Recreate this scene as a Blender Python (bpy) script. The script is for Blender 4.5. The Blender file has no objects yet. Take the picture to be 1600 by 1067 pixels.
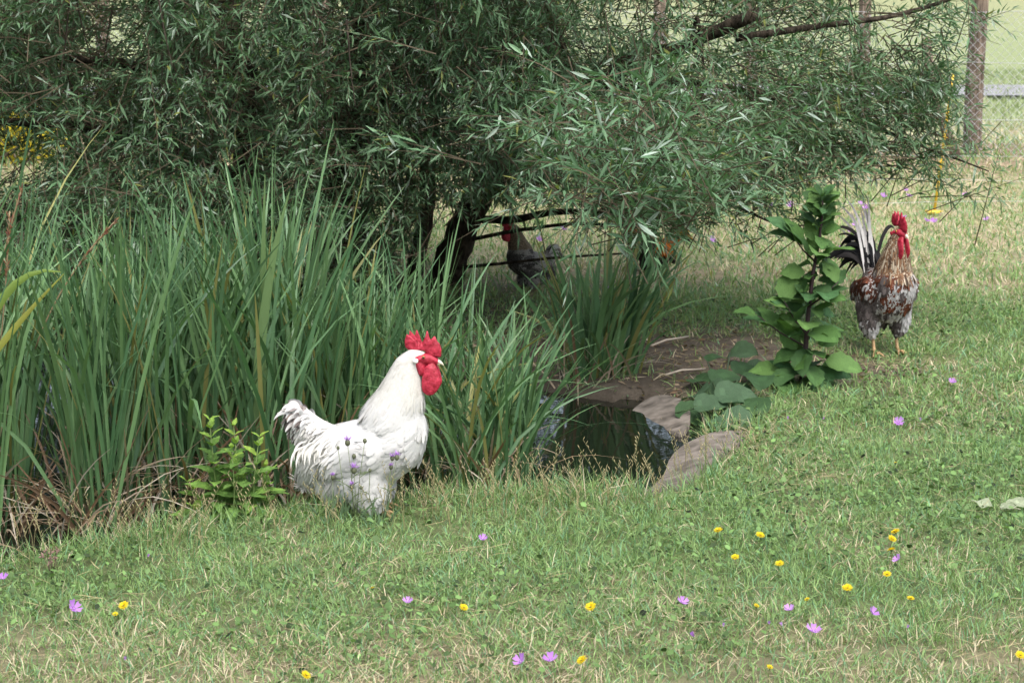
import bpy, bmesh, math, random
import numpy as np
from mathutils import Vector, Matrix, Quaternion

# ------------------------------------------------------------------ camera, sky, sun, exposure
R = math.radians
scene = bpy.context.scene
COL = scene.collection
CAM_H, PITCH, LENS = 2.0, R(9.94), 80.0
cam_d = bpy.data.cameras.new('camera')
cam_d.lens, cam_d.sensor_width, cam_d.clip_end, cam_d.clip_start = LENS, 36.0, 2000.0, 0.1
cam_d.dof.use_dof, cam_d.dof.focus_distance, cam_d.dof.aperture_fstop = True, 8.3, 9.0
cam = bpy.data.objects.new('camera', cam_d)
COL.objects.link(cam)
cam.location = (0, 0, CAM_H)
cam.rotation_euler = (math.pi / 2 - PITCH, 0, 0)
scene.camera = cam

SUN_EL, SUN_AZ = R(62), R(158)      # azimuth clockwise from +Y: high on the right, a little behind the camera
world = bpy.data.worlds.new('World')
scene.world = world
world.use_nodes = True
wn, wl = world.node_tree.nodes, world.node_tree.links
wn.clear()
sky = wn.new('ShaderNodeTexSky')
sky.sky_type, sky.sun_disc = 'NISHITA', False
sky.sun_elevation, sky.sun_rotation = SUN_EL, SUN_AZ
sky.air_density, sky.dust_density, sky.ozone_density = 1.0, 4.0, 1.0
hsv = wn.new('ShaderNodeHueSaturation')
hsv.inputs['Saturation'].default_value = 0.62
bg = wn.new('ShaderNodeBackground')
bg.inputs['Strength'].default_value = 0.15
wo = wn.new('ShaderNodeOutputWorld')
wl.new(sky.outputs[0], hsv.inputs['Color'])
wl.new(hsv.outputs[0], bg.inputs['Color'])
wl.new(bg.outputs[0], wo.inputs['Surface'])

sun_d = bpy.data.lights.new('sun', 'SUN')
sun_d.energy, sun_d.angle, sun_d.color = 1.0, R(50), (1.0, 0.985, 0.965)
sun = bpy.data.objects.new('sun', sun_d)
COL.objects.link(sun)
sdir = Vector((math.sin(SUN_AZ) * math.cos(SUN_EL), math.cos(SUN_AZ) * math.cos(SUN_EL), math.sin(SUN_EL)))
sun.rotation_euler = sdir.to_track_quat('Z', 'Y').to_euler()
sun.location = sdir * 50

vs = scene.view_settings
vs.view_transform, vs.look, vs.exposure, vs.gamma = 'Standard', 'None', 1.33, 1.0
scene.cycles.use_denoising = True
scene.cycles.max_bounces, scene.cycles.diffuse_bounces, scene.cycles.transmission_bounces = 6, 4, 4
scene.cycles.sample_clamp_indirect = 6.0

# ------------------------------------------------------------------ helpers
rng = np.random.default_rng(7)
random.seed(7)
FPX = LENS / 36 * 1600
CP, SP = math.cos(PITCH), math.sin(PITCH)


def ray(px, py):
    a, b = (px - 800) / FPX, (533.5 - py) / FPX
    return Vector((a, CP + b * SP, -SP + b * CP))


def G(px, py, z=0.0):
    """the point at height z that the photograph shows at a pixel"""
    r = ray(px, py)
    return Vector((0, 0, CAM_H)) + r * ((z - CAM_H) / r.z)


def P(px, py, Y):
    """the point at distance Y that the photograph shows at a pixel"""
    r = ray(px, py)
    return Vector((0, 0, CAM_H)) + r * (Y / r.y)


def nrm(a):
    return a / np.maximum(np.linalg.norm(a, axis=-1, keepdims=True), 1e-9)


def _hash(ix, iy, iz, seed):
    h = (ix * 374761393 + iy * 668265263 + iz * 2147483647 + seed * 1274126177) & 0xFFFFFFFF
    h = ((h ^ (h >> 13)) * 1274126177) & 0xFFFFFFFF
    h = (h ^ (h >> 16)) & 0xFFFFFFFF
    return h / 4294967295.0


def vnoise(p, seed=0):
    p = np.asarray(p, float)
    if p.shape[-1] == 2:
        p = np.concatenate([p, np.zeros(p.shape[:-1] + (1,))], -1)
    i = np.floor(p).astype(np.int64)
    f = p - i
    f = f * f * (3 - 2 * f)
    out = 0
    for dx in (0, 1):
        for dy in (0, 1):
            for dz in (0, 1):
                w = (f[..., 0] if dx else 1 - f[..., 0]) * (f[..., 1] if dy else 1 - f[..., 1]) * (f[..., 2] if dz else 1 - f[..., 2])
                out = out + w * _hash(i[..., 0] + dx, i[..., 1] + dy, i[..., 2] + dz, seed)
    return out


def fbm(p, seed=0, octv=3):
    s, a, t = 0, 1.0, 0
    p = np.asarray(p, float)
    for k in range(octv):
        s = s + a * vnoise(p * 2 ** k, seed + k)
        t += a
        a *= 0.5
    return s / t


def sstep(a, b, x):
    t = np.clip((np.asarray(x, float) - a) / (b - a), 0, 1)
    return t * t * (3 - 2 * t)


def raw_mesh(name, V, loops, starts, totals, mat=None, col=None, smooth=False):
    """a mesh straight from arrays; col: one linear RGB per face"""
    me = bpy.data.meshes.new(name)
    me.vertices.add(len(V))
    me.vertices.foreach_set('co', np.asarray(V, np.float32).ravel())
    me.loops.add(len(loops))
    me.loops.foreach_set('vertex_index', np.asarray(loops, np.int32))
    me.polygons.add(len(starts))
    me.polygons.foreach_set('loop_start', np.asarray(starts, np.int32))
    try:
        me.polygons.foreach_set('loop_total', np.asarray(totals, np.int32))
    except Exception:
        pass
    me.polygons.foreach_set('use_smooth', np.full(len(starts), bool(smooth)))
    me.update(calc_edges=True)
    me.validate()
    if col is not None:
        c = np.ones((len(starts), 4), np.float32)
        c[:, :3] = col
        at = me.attributes.new('col', 'FLOAT_COLOR', 'FACE')
        at.data.foreach_set('color', c.ravel())
    if mat:
        me.materials.append(mat)
    return me


class MB:
    """collects shapes into one mesh, with a colour per face"""

    def __init__(self):
        self.v, self.f, self.c = [], [], []

    def add(self, verts, faces, col=(1, 1, 1)):
        o = len(self.v)
        self.v += [tuple(x) for x in verts]
        self.f += [tuple(i + o for i in f) for f in faces]
        self.c += [col] * len(faces)
        return self

    def tube(self, pts, radii, sides=8, col=(1, 1, 1), cap=True, rough=0.0, seed=0):
        pts = [Vector(p) for p in pts]
        n = len(pts)
        rr = random.Random(seed)
        verts, faces = [], []
        up = Vector((0.13, 0.21, 1)).normalized()
        for i, p in enumerate(pts):
            t = (pts[min(i + 1, n - 1)] - pts[max(i - 1, 0)]).normalized()
            a = t.cross(up)
            if a.length < 0.15:
                a = t.cross(Vector((1, 0.1, 0)))
            a.normalize()
            b = t.cross(a)
            for k in range(sides):
                q = 2 * math.pi * k / sides
                r = radii[i] * (1 + rough * (rr.random() - 0.5) * 2)
                verts.append(p + a * (math.cos(q) * r) + b * (math.sin(q) * r))
        for i in range(n - 1):
            for k in range(sides):
                k2 = (k + 1) % sides
                faces.append((i * sides + k, i * sides + k2, (i + 1) * sides + k2, (i + 1) * sides + k))
        if cap:
            faces.append(tuple(range(sides - 1, -1, -1)))
            faces.append(tuple((n - 1) * sides + k for k in range(sides)))
        return self.add(verts, faces, col)

    def ball(self, c, r, col=(1, 1, 1), seg=10, ring=7, rot=None):
        c = Vector(c)
        r = Vector(r) if not isinstance(r, (int, float)) else Vector((r, r, r))
        verts, faces = [], []
        for i in range(ring + 1):
            th = math.pi * i / ring
            for k in range(seg):
                ph = 2 * math.pi * k / seg
                v = Vector((math.sin(th) * math.cos(ph) * r.x, math.sin(th) * math.sin(ph) * r.y, math.cos(th) * r.z))
                if rot is not None:
                    v = rot @ v
                verts.append(c + v)
        for i in range(ring):
            for k in range(seg):
                k2 = (k + 1) % seg
                faces.append((i * seg + k, (i + 1) * seg + k, (i + 1) * seg + k2, i * seg + k2))
        return self.add(verts, faces, col)

    def mesh(self, name, mat, smooth=True):
        me = bpy.data.meshes.new(name)
        me.from_pydata(self.v, [], self.f)
        me.validate()
        me.update()
        at = me.attributes.new('col', 'FLOAT_COLOR', 'FACE')
        c = np.ones((len(me.polygons), 4), np.float32)
        if len(me.polygons) == len(self.c):
            c[:, :3] = self.c
        at.data.foreach_set('color', c.ravel())
        me.polygons.foreach_set('use_smooth', np.full(len(me.polygons), smooth))
        me.materials.append(mat)
        return me

    def build(self, name, mat, parent=None, smooth=True):
        return link(name, self.mesh(name, mat, smooth), parent)


def link(name, me, parent=None, loc=None, mw=None):
    o = bpy.data.objects.new(name, me)
    COL.objects.link(o)
    if parent is not None:
        o.parent = parent
    if mw is not None:
        o.matrix_basis = mw
    elif loc is not None:
        o.location = loc
    return o


def tag(o, label=None, cat=None, group=None, kind=None):
    if label:
        o['label'] = label
    if cat:
        o['category'] = cat
    if group:
        o['group'] = group
    if kind:
        o['kind'] = kind
    return o


def empty(name, loc, label=None, cat=None, group=None, rz=0.0):
    o = bpy.data.objects.new(name, None)
    COL.objects.link(o)
    o.location = loc
    o.rotation_euler = (0, 0, rz)
    o.empty_display_size = 0.05
    return tag(o, label, cat, group)


def ribbons(base, d, n, L, W, prof, bend=None, power=2.0, fold=0.0, three=False):
    """many thin leaves at once. base, d, n: (N,3) root, direction, face normal; L, W: length and width;
    prof: [(t, width share), ...], then the tip; bend: (N,3) displacement of the tip in lengths. -> V, loops, starts, totals, faces per leaf"""
    N = len(base)
    d = nrm(np.asarray(d, float))
    n = np.asarray(n, float)
    side = nrm(np.cross(d, n))
    n = nrm(np.cross(side, d))
    L, W = np.broadcast_to(L, (N,))[:, None], np.broadcast_to(W, (N,))[:, None]
    if bend is None:
        bend = np.zeros((N, 3))
    k = 3 if three else 2
    rows = []
    for t, w in prof:
        c = base + d * L * t + bend * L * t ** power
        l_ = c - side * W * w * 0.5 + n * W * w * fold
        r_ = c + side * W * w * 0.5 + n * W * w * fold
        rows += [l_, c, r_] if three else [l_, r_]
    rows.append(base + d * L + bend * L)
    S = len(prof)
    nv = S * k + 1
    V = np.stack(rows, 1).reshape(-1, 3)
    idx, tot = [], []
    for i in range(S - 1):
        for j in range(k - 1):
            a = i * k + j
            idx += [a, a + 1, a + k + 1, a + k]
            tot.append(4)
    for j in range(k - 1):
        a = (S - 1) * k + j
        idx += [a, a + 1, nv - 1]
        tot.append(3)
    idx = np.array(idx)
    loops = (idx[None, :] + np.arange(N)[:, None] * nv).ravel()
    totals = np.tile(np.array(tot), N)
    starts = np.concatenate([[0], np.cumsum(totals)[:-1]])
    return V, loops, starts, totals, len(tot)


def ribbon_mesh(name, mat, col, *a, smooth=False, **k):
    V, lo, st, to, nf = ribbons(*a, **k)
    return raw_mesh(name, V, lo, st, to, mat, np.repeat(np.asarray(col, np.float32), nf, 0), smooth)


def path_ribbon(name, mat, pts, widths, normal, col, fold=0.15, cols=None):
    """one feather or leaf along a polyline, three verts across"""
    pts = [Vector(p) for p in pts]
    n = len(pts)
    mb = MB()
    V = []
    for i, p in enumerate(pts):
        t = (pts[min(i + 1, n - 1)] - pts[max(i - 1, 0)]).normalized()
        nn = Vector(normal) if not isinstance(normal, list) else Vector(normal[i])
        s = t.cross(nn)
        if s.length < 1e-4:
            s = t.cross(Vector((0.3, 0.5, 0.2)))
        s.normalize()
        nn = s.cross(t)
        V += [p - s * widths[i] / 2 - nn * fold * widths[i], p, p + s * widths[i] / 2 - nn * fold * widths[i]]
    F, C = [], []
    for i in range(n - 1):
        for j in (0, 1):
            a = i * 3 + j
            F.append((a, a + 1, a + 4, a + 3))
            C.append(cols[i] if cols else col)
    mb.v, mb.f, mb.c = [tuple(v) for v in V], F, C
    return mb.mesh(name, mat, True)


# ------------------------------------------------------------------ materials
def new_mat(name):
    m = bpy.data.materials.new(name)
    m.use_nodes = True
    nt = m.node_tree
    return m, nt, nt.nodes, nt.links, nt.nodes['Principled BSDF']


def leaf_mat(name, rough=0.5, spec=0.35, trans=0.3, var=0.0, bump=0.0, bscale=60.0, tint=(1.0, 1.1, 0.55)):
    """colour from the 'col' attribute; some light passes through"""
    m, nt, N, Lk, bs = new_mat(name)
    at = N.new('ShaderNodeAttribute')
    at.attribute_name = 'col'
    src = at.outputs['Color']
    if var > 0:
        no = N.new('ShaderNodeTexNoise')
        no.inputs['Scale'].default_value = bscale
        tc = N.new('ShaderNodeTexCoord')
        Lk.new(tc.outputs['Object'], no.inputs['Vector'])
        mr = N.new('ShaderNodeMapRange')
        mr.inputs['To Min'].default_value, mr.inputs['To Max'].default_value = 1 - var, 1 + var
        Lk.new(no.outputs['Fac'], mr.inputs['Value'])
        mx = N.new('ShaderNodeVectorMath')
        mx.operation = 'SCALE'
        Lk.new(src, mx.inputs[0])
        Lk.new(mr.outputs[0], mx.inputs['Scale'])
        src = mx.outputs[0]
        if bump > 0:
            bp = N.new('ShaderNodeBump')
            bp.inputs['Strength'].default_value = bump
            bp.inputs['Distance'].default_value = 0.01
            Lk.new(no.outputs['Fac'], bp.inputs['Height'])
            Lk.new(bp.outputs[0], bs.inputs['Normal'])
    Lk.new(src, bs.inputs['Base Color'])
    bs.inputs['Roughness'].default_value = rough
    bs.inputs['Specular IOR Level'].default_value = spec
    if trans > 0:
        tr = N.new('ShaderNodeBsdfTranslucent')
        ml = N.new('ShaderNodeVectorMath')
        ml.operation = 'MULTIPLY'
        ml.inputs[1].default_value = tint
        Lk.new(src, ml.inputs[0])
        Lk.new(ml.outputs[0], tr.inputs['Color'])
        ms = N.new('ShaderNodeMixShader')
        ms.inputs[0].default_value = trans
        Lk.new(bs.outputs[0], ms.inputs[1])
        Lk.new(tr.outputs[0], ms.inputs[2])
        Lk.new(ms.outputs[0], N['Material Output'].inputs['Surface'])
    return m


def solid_mat(name, c1, c2, scale=20.0, rough=0.7, spec=0.3, bump=0.3, dist=0.01, stretch=(1, 1, 1), sss=0.0, detail=6.0):
    m, nt, N, Lk, bs = new_mat(name)
    tc = N.new('ShaderNodeTexCoord')
    mp = N.new('ShaderNodeMapping')
    mp.inputs['Scale'].default_value = stretch
    no = N.new('ShaderNodeTexNoise')
    no.inputs['Scale'].default_value = scale
    no.inputs['Detail'].default_value = detail
    cr = N.new('ShaderNodeValToRGB')
    cr.color_ramp.elements[0].position, cr.color_ramp.elements[1].position = 0.32, 0.68
    cr.color_ramp.elements[0].color = (*c1, 1)
    cr.color_ramp.elements[1].color = (*c2, 1)
    bp = N.new('ShaderNodeBump')
    bp.inputs['Strength'].default_value, bp.inputs['Distance'].default_value = bump, dist
    Lk.new(tc.outputs['Object'], mp.inputs['Vector'])
    Lk.new(mp.outputs[0], no.inputs['Vector'])
    Lk.new(no.outputs['Fac'], cr.inputs['Fac'])
    Lk.new(cr.outputs[0], bs.inputs['Base Color'])
    Lk.new(no.outputs['Fac'], bp.inputs['Height'])
    Lk.new(bp.outputs[0], bs.inputs['Normal'])
    bs.inputs['Roughness'].default_value, bs.inputs['Specular IOR Level'].default_value = rough, spec
    if sss:
        bs.inputs['Subsurface Weight'].default_value = sss
        bs.inputs['Subsurface Radius'].default_value = (0.01, 0.003, 0.002)
        bs.inputs['Subsurface Scale'].default_value = 0.5
    return m


M = {}
M['grass'] = leaf_mat('grass_blade', 0.6, 0.25, 0.28)
M['willow'] = leaf_mat('willow_leaf', 0.5, 0.32, 0.25, tint=(1.0, 1.25, 0.5))
M['reed'] = leaf_mat('reed_leaf', 0.45, 0.4, 0.22, var=0.18, bscale=9.0)
M['broad'] = leaf_mat('broad_leaf', 0.6, 0.25, 0.25, var=0.3, bump=0.5, bscale=38.0)
M['petal'] = leaf_mat('petal', 0.6, 0.2, 0.4, tint=(1, 1, 1))
M['stem'] = leaf_mat('stem', 0.6, 0.3, 0.0, var=0.15, bscale=30)
M['feather'] = leaf_mat('feather', 0.75, 0.15, 0.22, tint=(1, 1, 1))
M['plain'] = leaf_mat('painted', 0.6, 0.3, 0.0, var=0.1, bscale=25)
M['bark'] = solid_mat('bark', (0.020, 0.016, 0.012), (0.075, 0.06, 0.045), 9, 0.95, 0.1, 1.0, 0.04, (4, 4, 0.8))
M['twig'] = solid_mat('twig_bark', (0.05, 0.04, 0.025), (0.12, 0.095, 0.06), 14, 0.8, 0.2, 0.3)
M['red'] = solid_mat('comb_skin', (0.22, 0.006, 0.016), (0.46, 0.032, 0.062), 70, 0.5, 0.35, 0.7, 0.006, sss=0.1)
M['beak'] = solid_mat('beak_horn', (0.62, 0.52, 0.36), (0.8, 0.74, 0.62), 60, 0.4, 0.4, 0.1)
M['shank'] = solid_mat('leg_scale', (0.36, 0.22, 0.10), (0.56, 0.38, 0.2), 160, 0.6, 0.3, 0.6, 0.003)
M['eye'] = solid_mat('eye', (0.006, 0.004, 0.003), (0.012, 0.008, 0.005), 10, 0.08, 0.6, 0.0)
M['iris'] = solid_mat('eye_iris', (0.30, 0.10, 0.02), (0.40, 0.15, 0.03), 90, 0.2, 0.5, 0.0)
M['lobe'] = solid_mat('ear_lobe', (0.72, 0.66, 0.62), (0.85, 0.8, 0.78), 80, 0.7, 0.2, 0.3, 0.004)
M['wood'] = solid_mat('weathered_post', (0.06, 0.045, 0.035), (0.28, 0.22, 0.17), 6, 0.95, 0.1, 1.0, 0.03, (6, 6, 0.7))
M['concrete'] = solid_mat('pond_concrete', (0.075, 0.064, 0.052), (0.22, 0.19, 0.16), 13, 0.95, 0.15, 0.7, 0.015)
M['wire'] = solid_mat('galvanised_wire', (0.36, 0.37, 0.38), (0.55, 0.56, 0.57), 30, 0.45, 0.5, 0.0)
M['yellow_plastic'] = solid_mat('yellow_plastic', (0.62, 0.40, 0.03), (0.75, 0.50, 0.05), 12, 0.5, 0.4, 0.1)
M['gravel'] = solid_mat('gravel', (0.17, 0.17, 0.17), (0.29, 0.29, 0.295), 30, 0.95, 0.1, 0.5, 0.02)
M['tape'] = solid_mat('pale_wire', (0.5, 0.52, 0.54), (0.62, 0.64, 0.66), 30, 0.6, 0.3, 0.0)

# water: a dark mirror with faint ripples
m, nt, N, Lk, bs = new_mat('pond_water')
bs.inputs['Base Color'].default_value = (0.006, 0.008, 0.005, 1)
bs.inputs['Roughness'].default_value = 0.03
bs.inputs['IOR'].default_value = 1.33
bs.inputs['Specular IOR Level'].default_value = 0.9
tc = N.new('ShaderNodeTexCoord')
no = N.new('ShaderNodeTexNoise')
no.inputs['Scale'].default_value, no.inputs['Detail'].default_value = 7.0, 3.0
bp = N.new('ShaderNodeBump')
bp.inputs['Strength'].default_value, bp.inputs['Distance'].default_value = 0.05, 0.02
Lk.new(tc.outputs['Object'], no.inputs['Vector'])
Lk.new(no.outputs['Fac'], bp.inputs['Height'])
Lk.new(bp.outputs[0], bs.inputs['Normal'])
M['water'] = m

# ground: soil, straw and moss colour from the mesh, broken up by noise
m, nt, N, Lk, bs = new_mat('ground_soil')
at = N.new('ShaderNodeAttribute')
at.attribute_name = 'gcol'
tc = N.new('ShaderNodeTexCoord')
no = N.new('ShaderNodeTexNoise')
no.inputs['Scale'].default_value, no.inputs['Detail'].default_value, no.inputs['Roughness'].default_value = 9.0, 10.0, 0.75
mr = N.new('ShaderNodeMapRange')
mr.inputs['From Min'].default_value, mr.inputs['From Max'].default_value = 0.3, 0.7
mr.inputs['To Min'].default_value, mr.inputs['To Max'].default_value = 0.55, 1.4
mx = N.new('ShaderNodeVectorMath')
mx.operation = 'SCALE'
bp = N.new('ShaderNodeBump')
bp.inputs['Strength'].default_value, bp.inputs['Distance'].default_value = 0.8, 0.03
Lk.new(tc.outputs['Object'], no.inputs['Vector'])
Lk.new(no.outputs['Fac'], mr.inputs['Value'])
Lk.new(at.outputs['Color'], mx.inputs[0])
Lk.new(mr.outputs[0], mx.inputs['Scale'])
Lk.new(mx.outputs[0], bs.inputs['Base Color'])
Lk.new(no.outputs['Fac'], bp.inputs['Height'])
Lk.new(bp.outputs[0], bs.inputs['Normal'])
bs.inputs['Roughness'].default_value, bs.inputs['Specular IOR Level'].default_value = 0.95, 0.1
M['ground'] = m

# ------------------------------------------------------------------ the pond outline and the ground
WATER_Z = -0.055
pond_px = [(-420, 925), (-150, 908), (0, 888), (110, 868), (300, 838), (450, 812), (560, 793), (700, 786), (850, 784), (970, 780), (1030, 760),
           (1056, 715), (1054, 672), (1020, 640), (960, 622), (880, 612), (800, 596), (700, 572), (500, 548), (250, 540), (0, 545), (-300, 560)]
POND = np.array([[*G(x, y, -0.04)[:2]] for x, y in pond_px])


def smooth_loop(poly, it=2):
    p = poly
    for _ in range(it):
        q = np.roll(p, -1, 0)
        p = np.stack([0.75 * p + 0.25 * q, 0.25 * p + 0.75 * q], 1).reshape(-1, 2)
    return p


POND = smooth_loop(POND, 2)


def pond_sd(xy):
    """signed distance to the pond edge, negative inside"""
    xy = np.asarray(xy, float)
    flat = xy.reshape(-1, 2)
    best = np.full(len(flat), 1e9)
    inside = np.zeros(len(flat), bool)
    near = (np.abs(flat[:, 0] + 1.5) < 6) & (np.abs(flat[:, 1] - 9) < 5)
    p = flat[near]
    b, ins = np.full(len(p), 1e9), np.zeros(len(p), bool)
    A, B = POND, np.roll(POND, -1, 0)
    for a, c in zip(A, B):
        e = c - a
        w = p - a
        t = np.clip((w @ e) / (e @ e), 0, 1)
        b = np.minimum(b, ((w - t[:, None] * e) ** 2).sum(1))
        cond = (a[1] > p[:, 1]) != (c[1] > p[:, 1])
        xint = a[0] + (p[:, 1] - a[1]) / (c[1] - a[1] + 1e-12) * (c[0] - a[0])
        ins ^= cond & (p[:, 0] < xint)
    best[near] = np.sqrt(b)
    inside[near] = ins
    best[~near] = 3.0
    return np.where(inside, -best, best).reshape(xy.shape[:-1])


RIM_X = G(985, 700)[0]


def ground_z(x, y):
    xy = np.stack([x, y], -1)
    sd = pond_sd(xy)
    z = 0.03 * (fbm(xy * 1.3, 3) - 0.5) + 0.02 * (fbm(xy * 6, 5) - 0.5)
    z = np.where(y > 16.5, z + 0.10 * sstep(18.3, 19.6, y) * (1 - sstep(21.6, 23, y)) * (0.4 + fbm(xy * 1.1, 9)), z)
    bank = np.where(sd > 0, -0.035 * (1 - sstep(0.0, 0.15, sd)), -0.035 - 0.5 * np.clip(-sd / 0.25, 0, 1))
    rim = (x > RIM_X) * sstep(-0.06, 0.0, sd) * (1 - sstep(0.28, 0.36, sd)) * (1 - sstep(10.15, 10.3, y)) * sstep(8.0, 8.2, y)
    return z + bank - 0.05 * rim * (1 - sstep(0.10, 0.22, sd)) - 0.02 * rim


def dirt(x, y):
    """how bare the ground is (0..1)"""
    n = fbm(np.stack([x, y], -1) * 1.7, 21)
    a = 1 - sstep(0.55, 1.1, np.hypot((x - 0.70) / 1.25, (y - 10.85) / 1.0) + (n - 0.5) * 0.7)
    b = (1 - sstep(0.6, 1.15, np.hypot((x + 2.2) / 3.6, (y - 11.9) / 1.9) + (n - 0.5) * 0.4)) * 0.8
    return np.clip(np.maximum(a, b), 0, 1)


def straw(x, y):
    """how dry the grass is (0..1)"""
    xy = np.stack([x, y], -1)
    n = fbm(xy * 0.9, 31)
    n2 = fbm(xy * 2.6, 33)
    s = 0.18 + 1.25 * (n2 - 0.5)
    s = s + 0.60 * sstep(12.2, 14.0, y) * (1 - sstep(25, 27, y)) + 0.2 * (n - 0.5) * 2
    s = s + 0.5 * (1 - sstep(6.2, 6.75, y + (n2 - 0.5) * 0.8))
    s = s + 0.5 * sstep(19.0, 20.0, y) * (1 - sstep(21.8, 23, y))
    s = s - 0.4 * sstep(22.5, 24.5, y)
    return np.clip(s, 0, 1)


GREEN, STRAWC, SOIL = np.array([0.135, 0.190, 0.065]), np.array([0.42, 0.35, 0.22]), np.array([0.098, 0.080, 0.060])


def ground_col(x, y):
    s, dd = straw(x, y)[..., None], dirt(x, y)[..., None]
    near = (1 - sstep(11, 17, y))[..., None]
    g = np.array([.23, .265, .13]) * (1 - near) + (GREEN * 0.55 + SOIL * 0.35) * near
    c = g * (1 - s) + STRAWC * (0.85 - 0.35 * near) * s
    band = (sstep(18.6, 19.8, y) * (1 - sstep(21.8, 22.8, y)))[..., None] * 0.75
    c = c * (1 - band) + np.array([0.20, 0.145, 0.095]) * band
    c = c * (1 - dd) + SOIL * (0.75 + 0.6 * fbm(np.stack([x, y], -1) * 5, 41)[..., None]) * dd
    sd = pond_sd(np.stack([x, y], -1))[..., None]
    w = 1 - sstep(-0.12, 0.06, sd)
    c = c * (1 - w) + np.array([0.022, 0.017, 0.012]) * w
    far = sstep(40, 80, y)[..., None]
    return c * (1 - far) + np.array([0.26, 0.27, 0.14]) * far


def axis(parts):
    out = []
    for a, b, n in parts:
        out += list(np.linspace(a, b, n, endpoint=False))
    return np.array(out + [parts[-1][1]])


gx = axis([(-400, -60, 14), (-60, -10, 30), (-10, -5, 50), (-5, 5, 220), (5, 10, 40), (10, 60, 30), (60, 400, 14)])
gy = axis([(-120, 0, 14), (0, 5, 25), (5, 14, 230), (14, 24, 130), (24, 40, 60), (40, 120, 50), (120, 700, 20)])
X, Y = np.meshgrid(gx, gy)
Z = ground_z(X, Y)
nx, ny = len(gx), len(gy)
ii = (np.arange(ny - 1)[:, None] * nx + np.arange(nx - 1)[None, :]).ravel()
quads = np.stack([ii, ii + 1, ii + nx + 1, ii + nx], 1)
gme = raw_mesh('ground', np.stack([X, Y, Z], -1).reshape(-1, 3), quads.ravel(), np.arange(len(quads)) * 4, np.full(len(quads), 4), M['ground'], None, True)
ga = gme.attributes.new('gcol', 'FLOAT_COLOR', 'POINT')
gc = np.ones((nx * ny, 4), np.float32)
gc[:, :3] = ground_col(X, Y).reshape(-1, 3)
ga.data.foreach_set('color', gc.ravel())
tag(link('ground', gme), kind='structure')


def gz(x, y):
    return float(ground_z(np.array([x]), np.array([y]))[0])


def on_ground(px, py):
    p = G(px, py)
    for _ in range(3):
        p = G(px, py, gz(p.x, p.y))
    return p


# water sheet
poly = POND + nrm(POND - POND.mean(0)) * 0.25
wme = bpy.data.meshes.new('pond_water')
wme.from_pydata([(a, b, WATER_Z) for a, b in poly], [], [tuple(range(len(poly)))])
wme.materials.append(M['water'])
tag(link('pond_water', wme), kind='structure')

# concrete slabs at the open end of the pond
SLABS = [[(978, 634), (1002, 622), (1040, 620), (1068, 630), (1082, 650), (1068, 672), (1052, 668), (1030, 650), (1000, 642)],
         [(1046, 706), (1062, 690), (1100, 684), (1150, 674), (1172, 682), (1150, 702), (1118, 722), (1082, 744), (1046, 760), (1012, 770), (1000, 764), (1026, 748), (1040, 726)]]
SLABW = []
for poly in SLABS:
    pts = np.array([[*G(x, y, -0.02)[:2]] for x, y in poly])
    pts = smooth_loop(pts, 2)
    SLABW.append(pts)
    bm = bmesh.new()
    f = bm.faces.new([bm.verts.new((a, b, 0)) for a, b in pts])
    ex = bmesh.ops.extrude_face_region(bm, geom=[f])
    for v in ex['geom']:
        if isinstance(v, bmesh.types.BMVert):
            v.co.z -= 0.10
    bmesh.ops.triangulate(bm, faces=bm.faces[:])
    bmesh.ops.subdivide_edges(bm, edges=[e for e in bm.edges if e.calc_length() > 0.05], cuts=3, use_grid_fill=True)
    bmesh.ops.triangulate(bm, faces=bm.faces[:])
    xy = np.array([v.co[:2] for v in bm.verts])
    sd = pond_sd(xy)
    nz = fbm(xy * 9, 17, 3) - .5
    nz2 = fbm(xy * 3, 19, 2) - .5
    for v, d, n, n2 in zip(bm.verts, sd, nz, nz2):
        if v.co.z > -0.05:
            v.co.z = -0.043 + 0.042 * float(sstep(-.02, .16, d)) + 0.016 * n + 0.014 * n2 - 0.25 * max(0, -d)
        else:
            v.co.z -= .04
    bmesh.ops.recalc_face_normals(bm, faces=bm.faces[:])
    me = bpy.data.meshes.new('pond_rim')
    bm.to_mesh(me)
    bm.free()
    me.polygons.foreach_set('use_smooth', np.ones(len(me.polygons), bool))
    me.materials.append(M['concrete'])
    tag(link('pond_rim', me), kind='structure')

# gravel path beyond the fence
mb = MB()
xs = np.linspace(-40, 60, 60)
mb.add([(x, 29.6 + 0.15 * math.sin(x * 0.7) + 0.012 * x, 0.05) for x in xs] + [(x, 31.9 + 0.2 * math.sin(x * 0.5 + 1) + 0.012 * x, 0.05) for x in xs],
       [(i, i + 1, i + 61, i + 60) for i in range(59)])
tag(mb.build('path', M['gravel']), kind='structure')


# ------------------------------------------------------------------ willow
PROF_LEAF = [(0.0, 0.08), (0.38, 1.0)]


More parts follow.
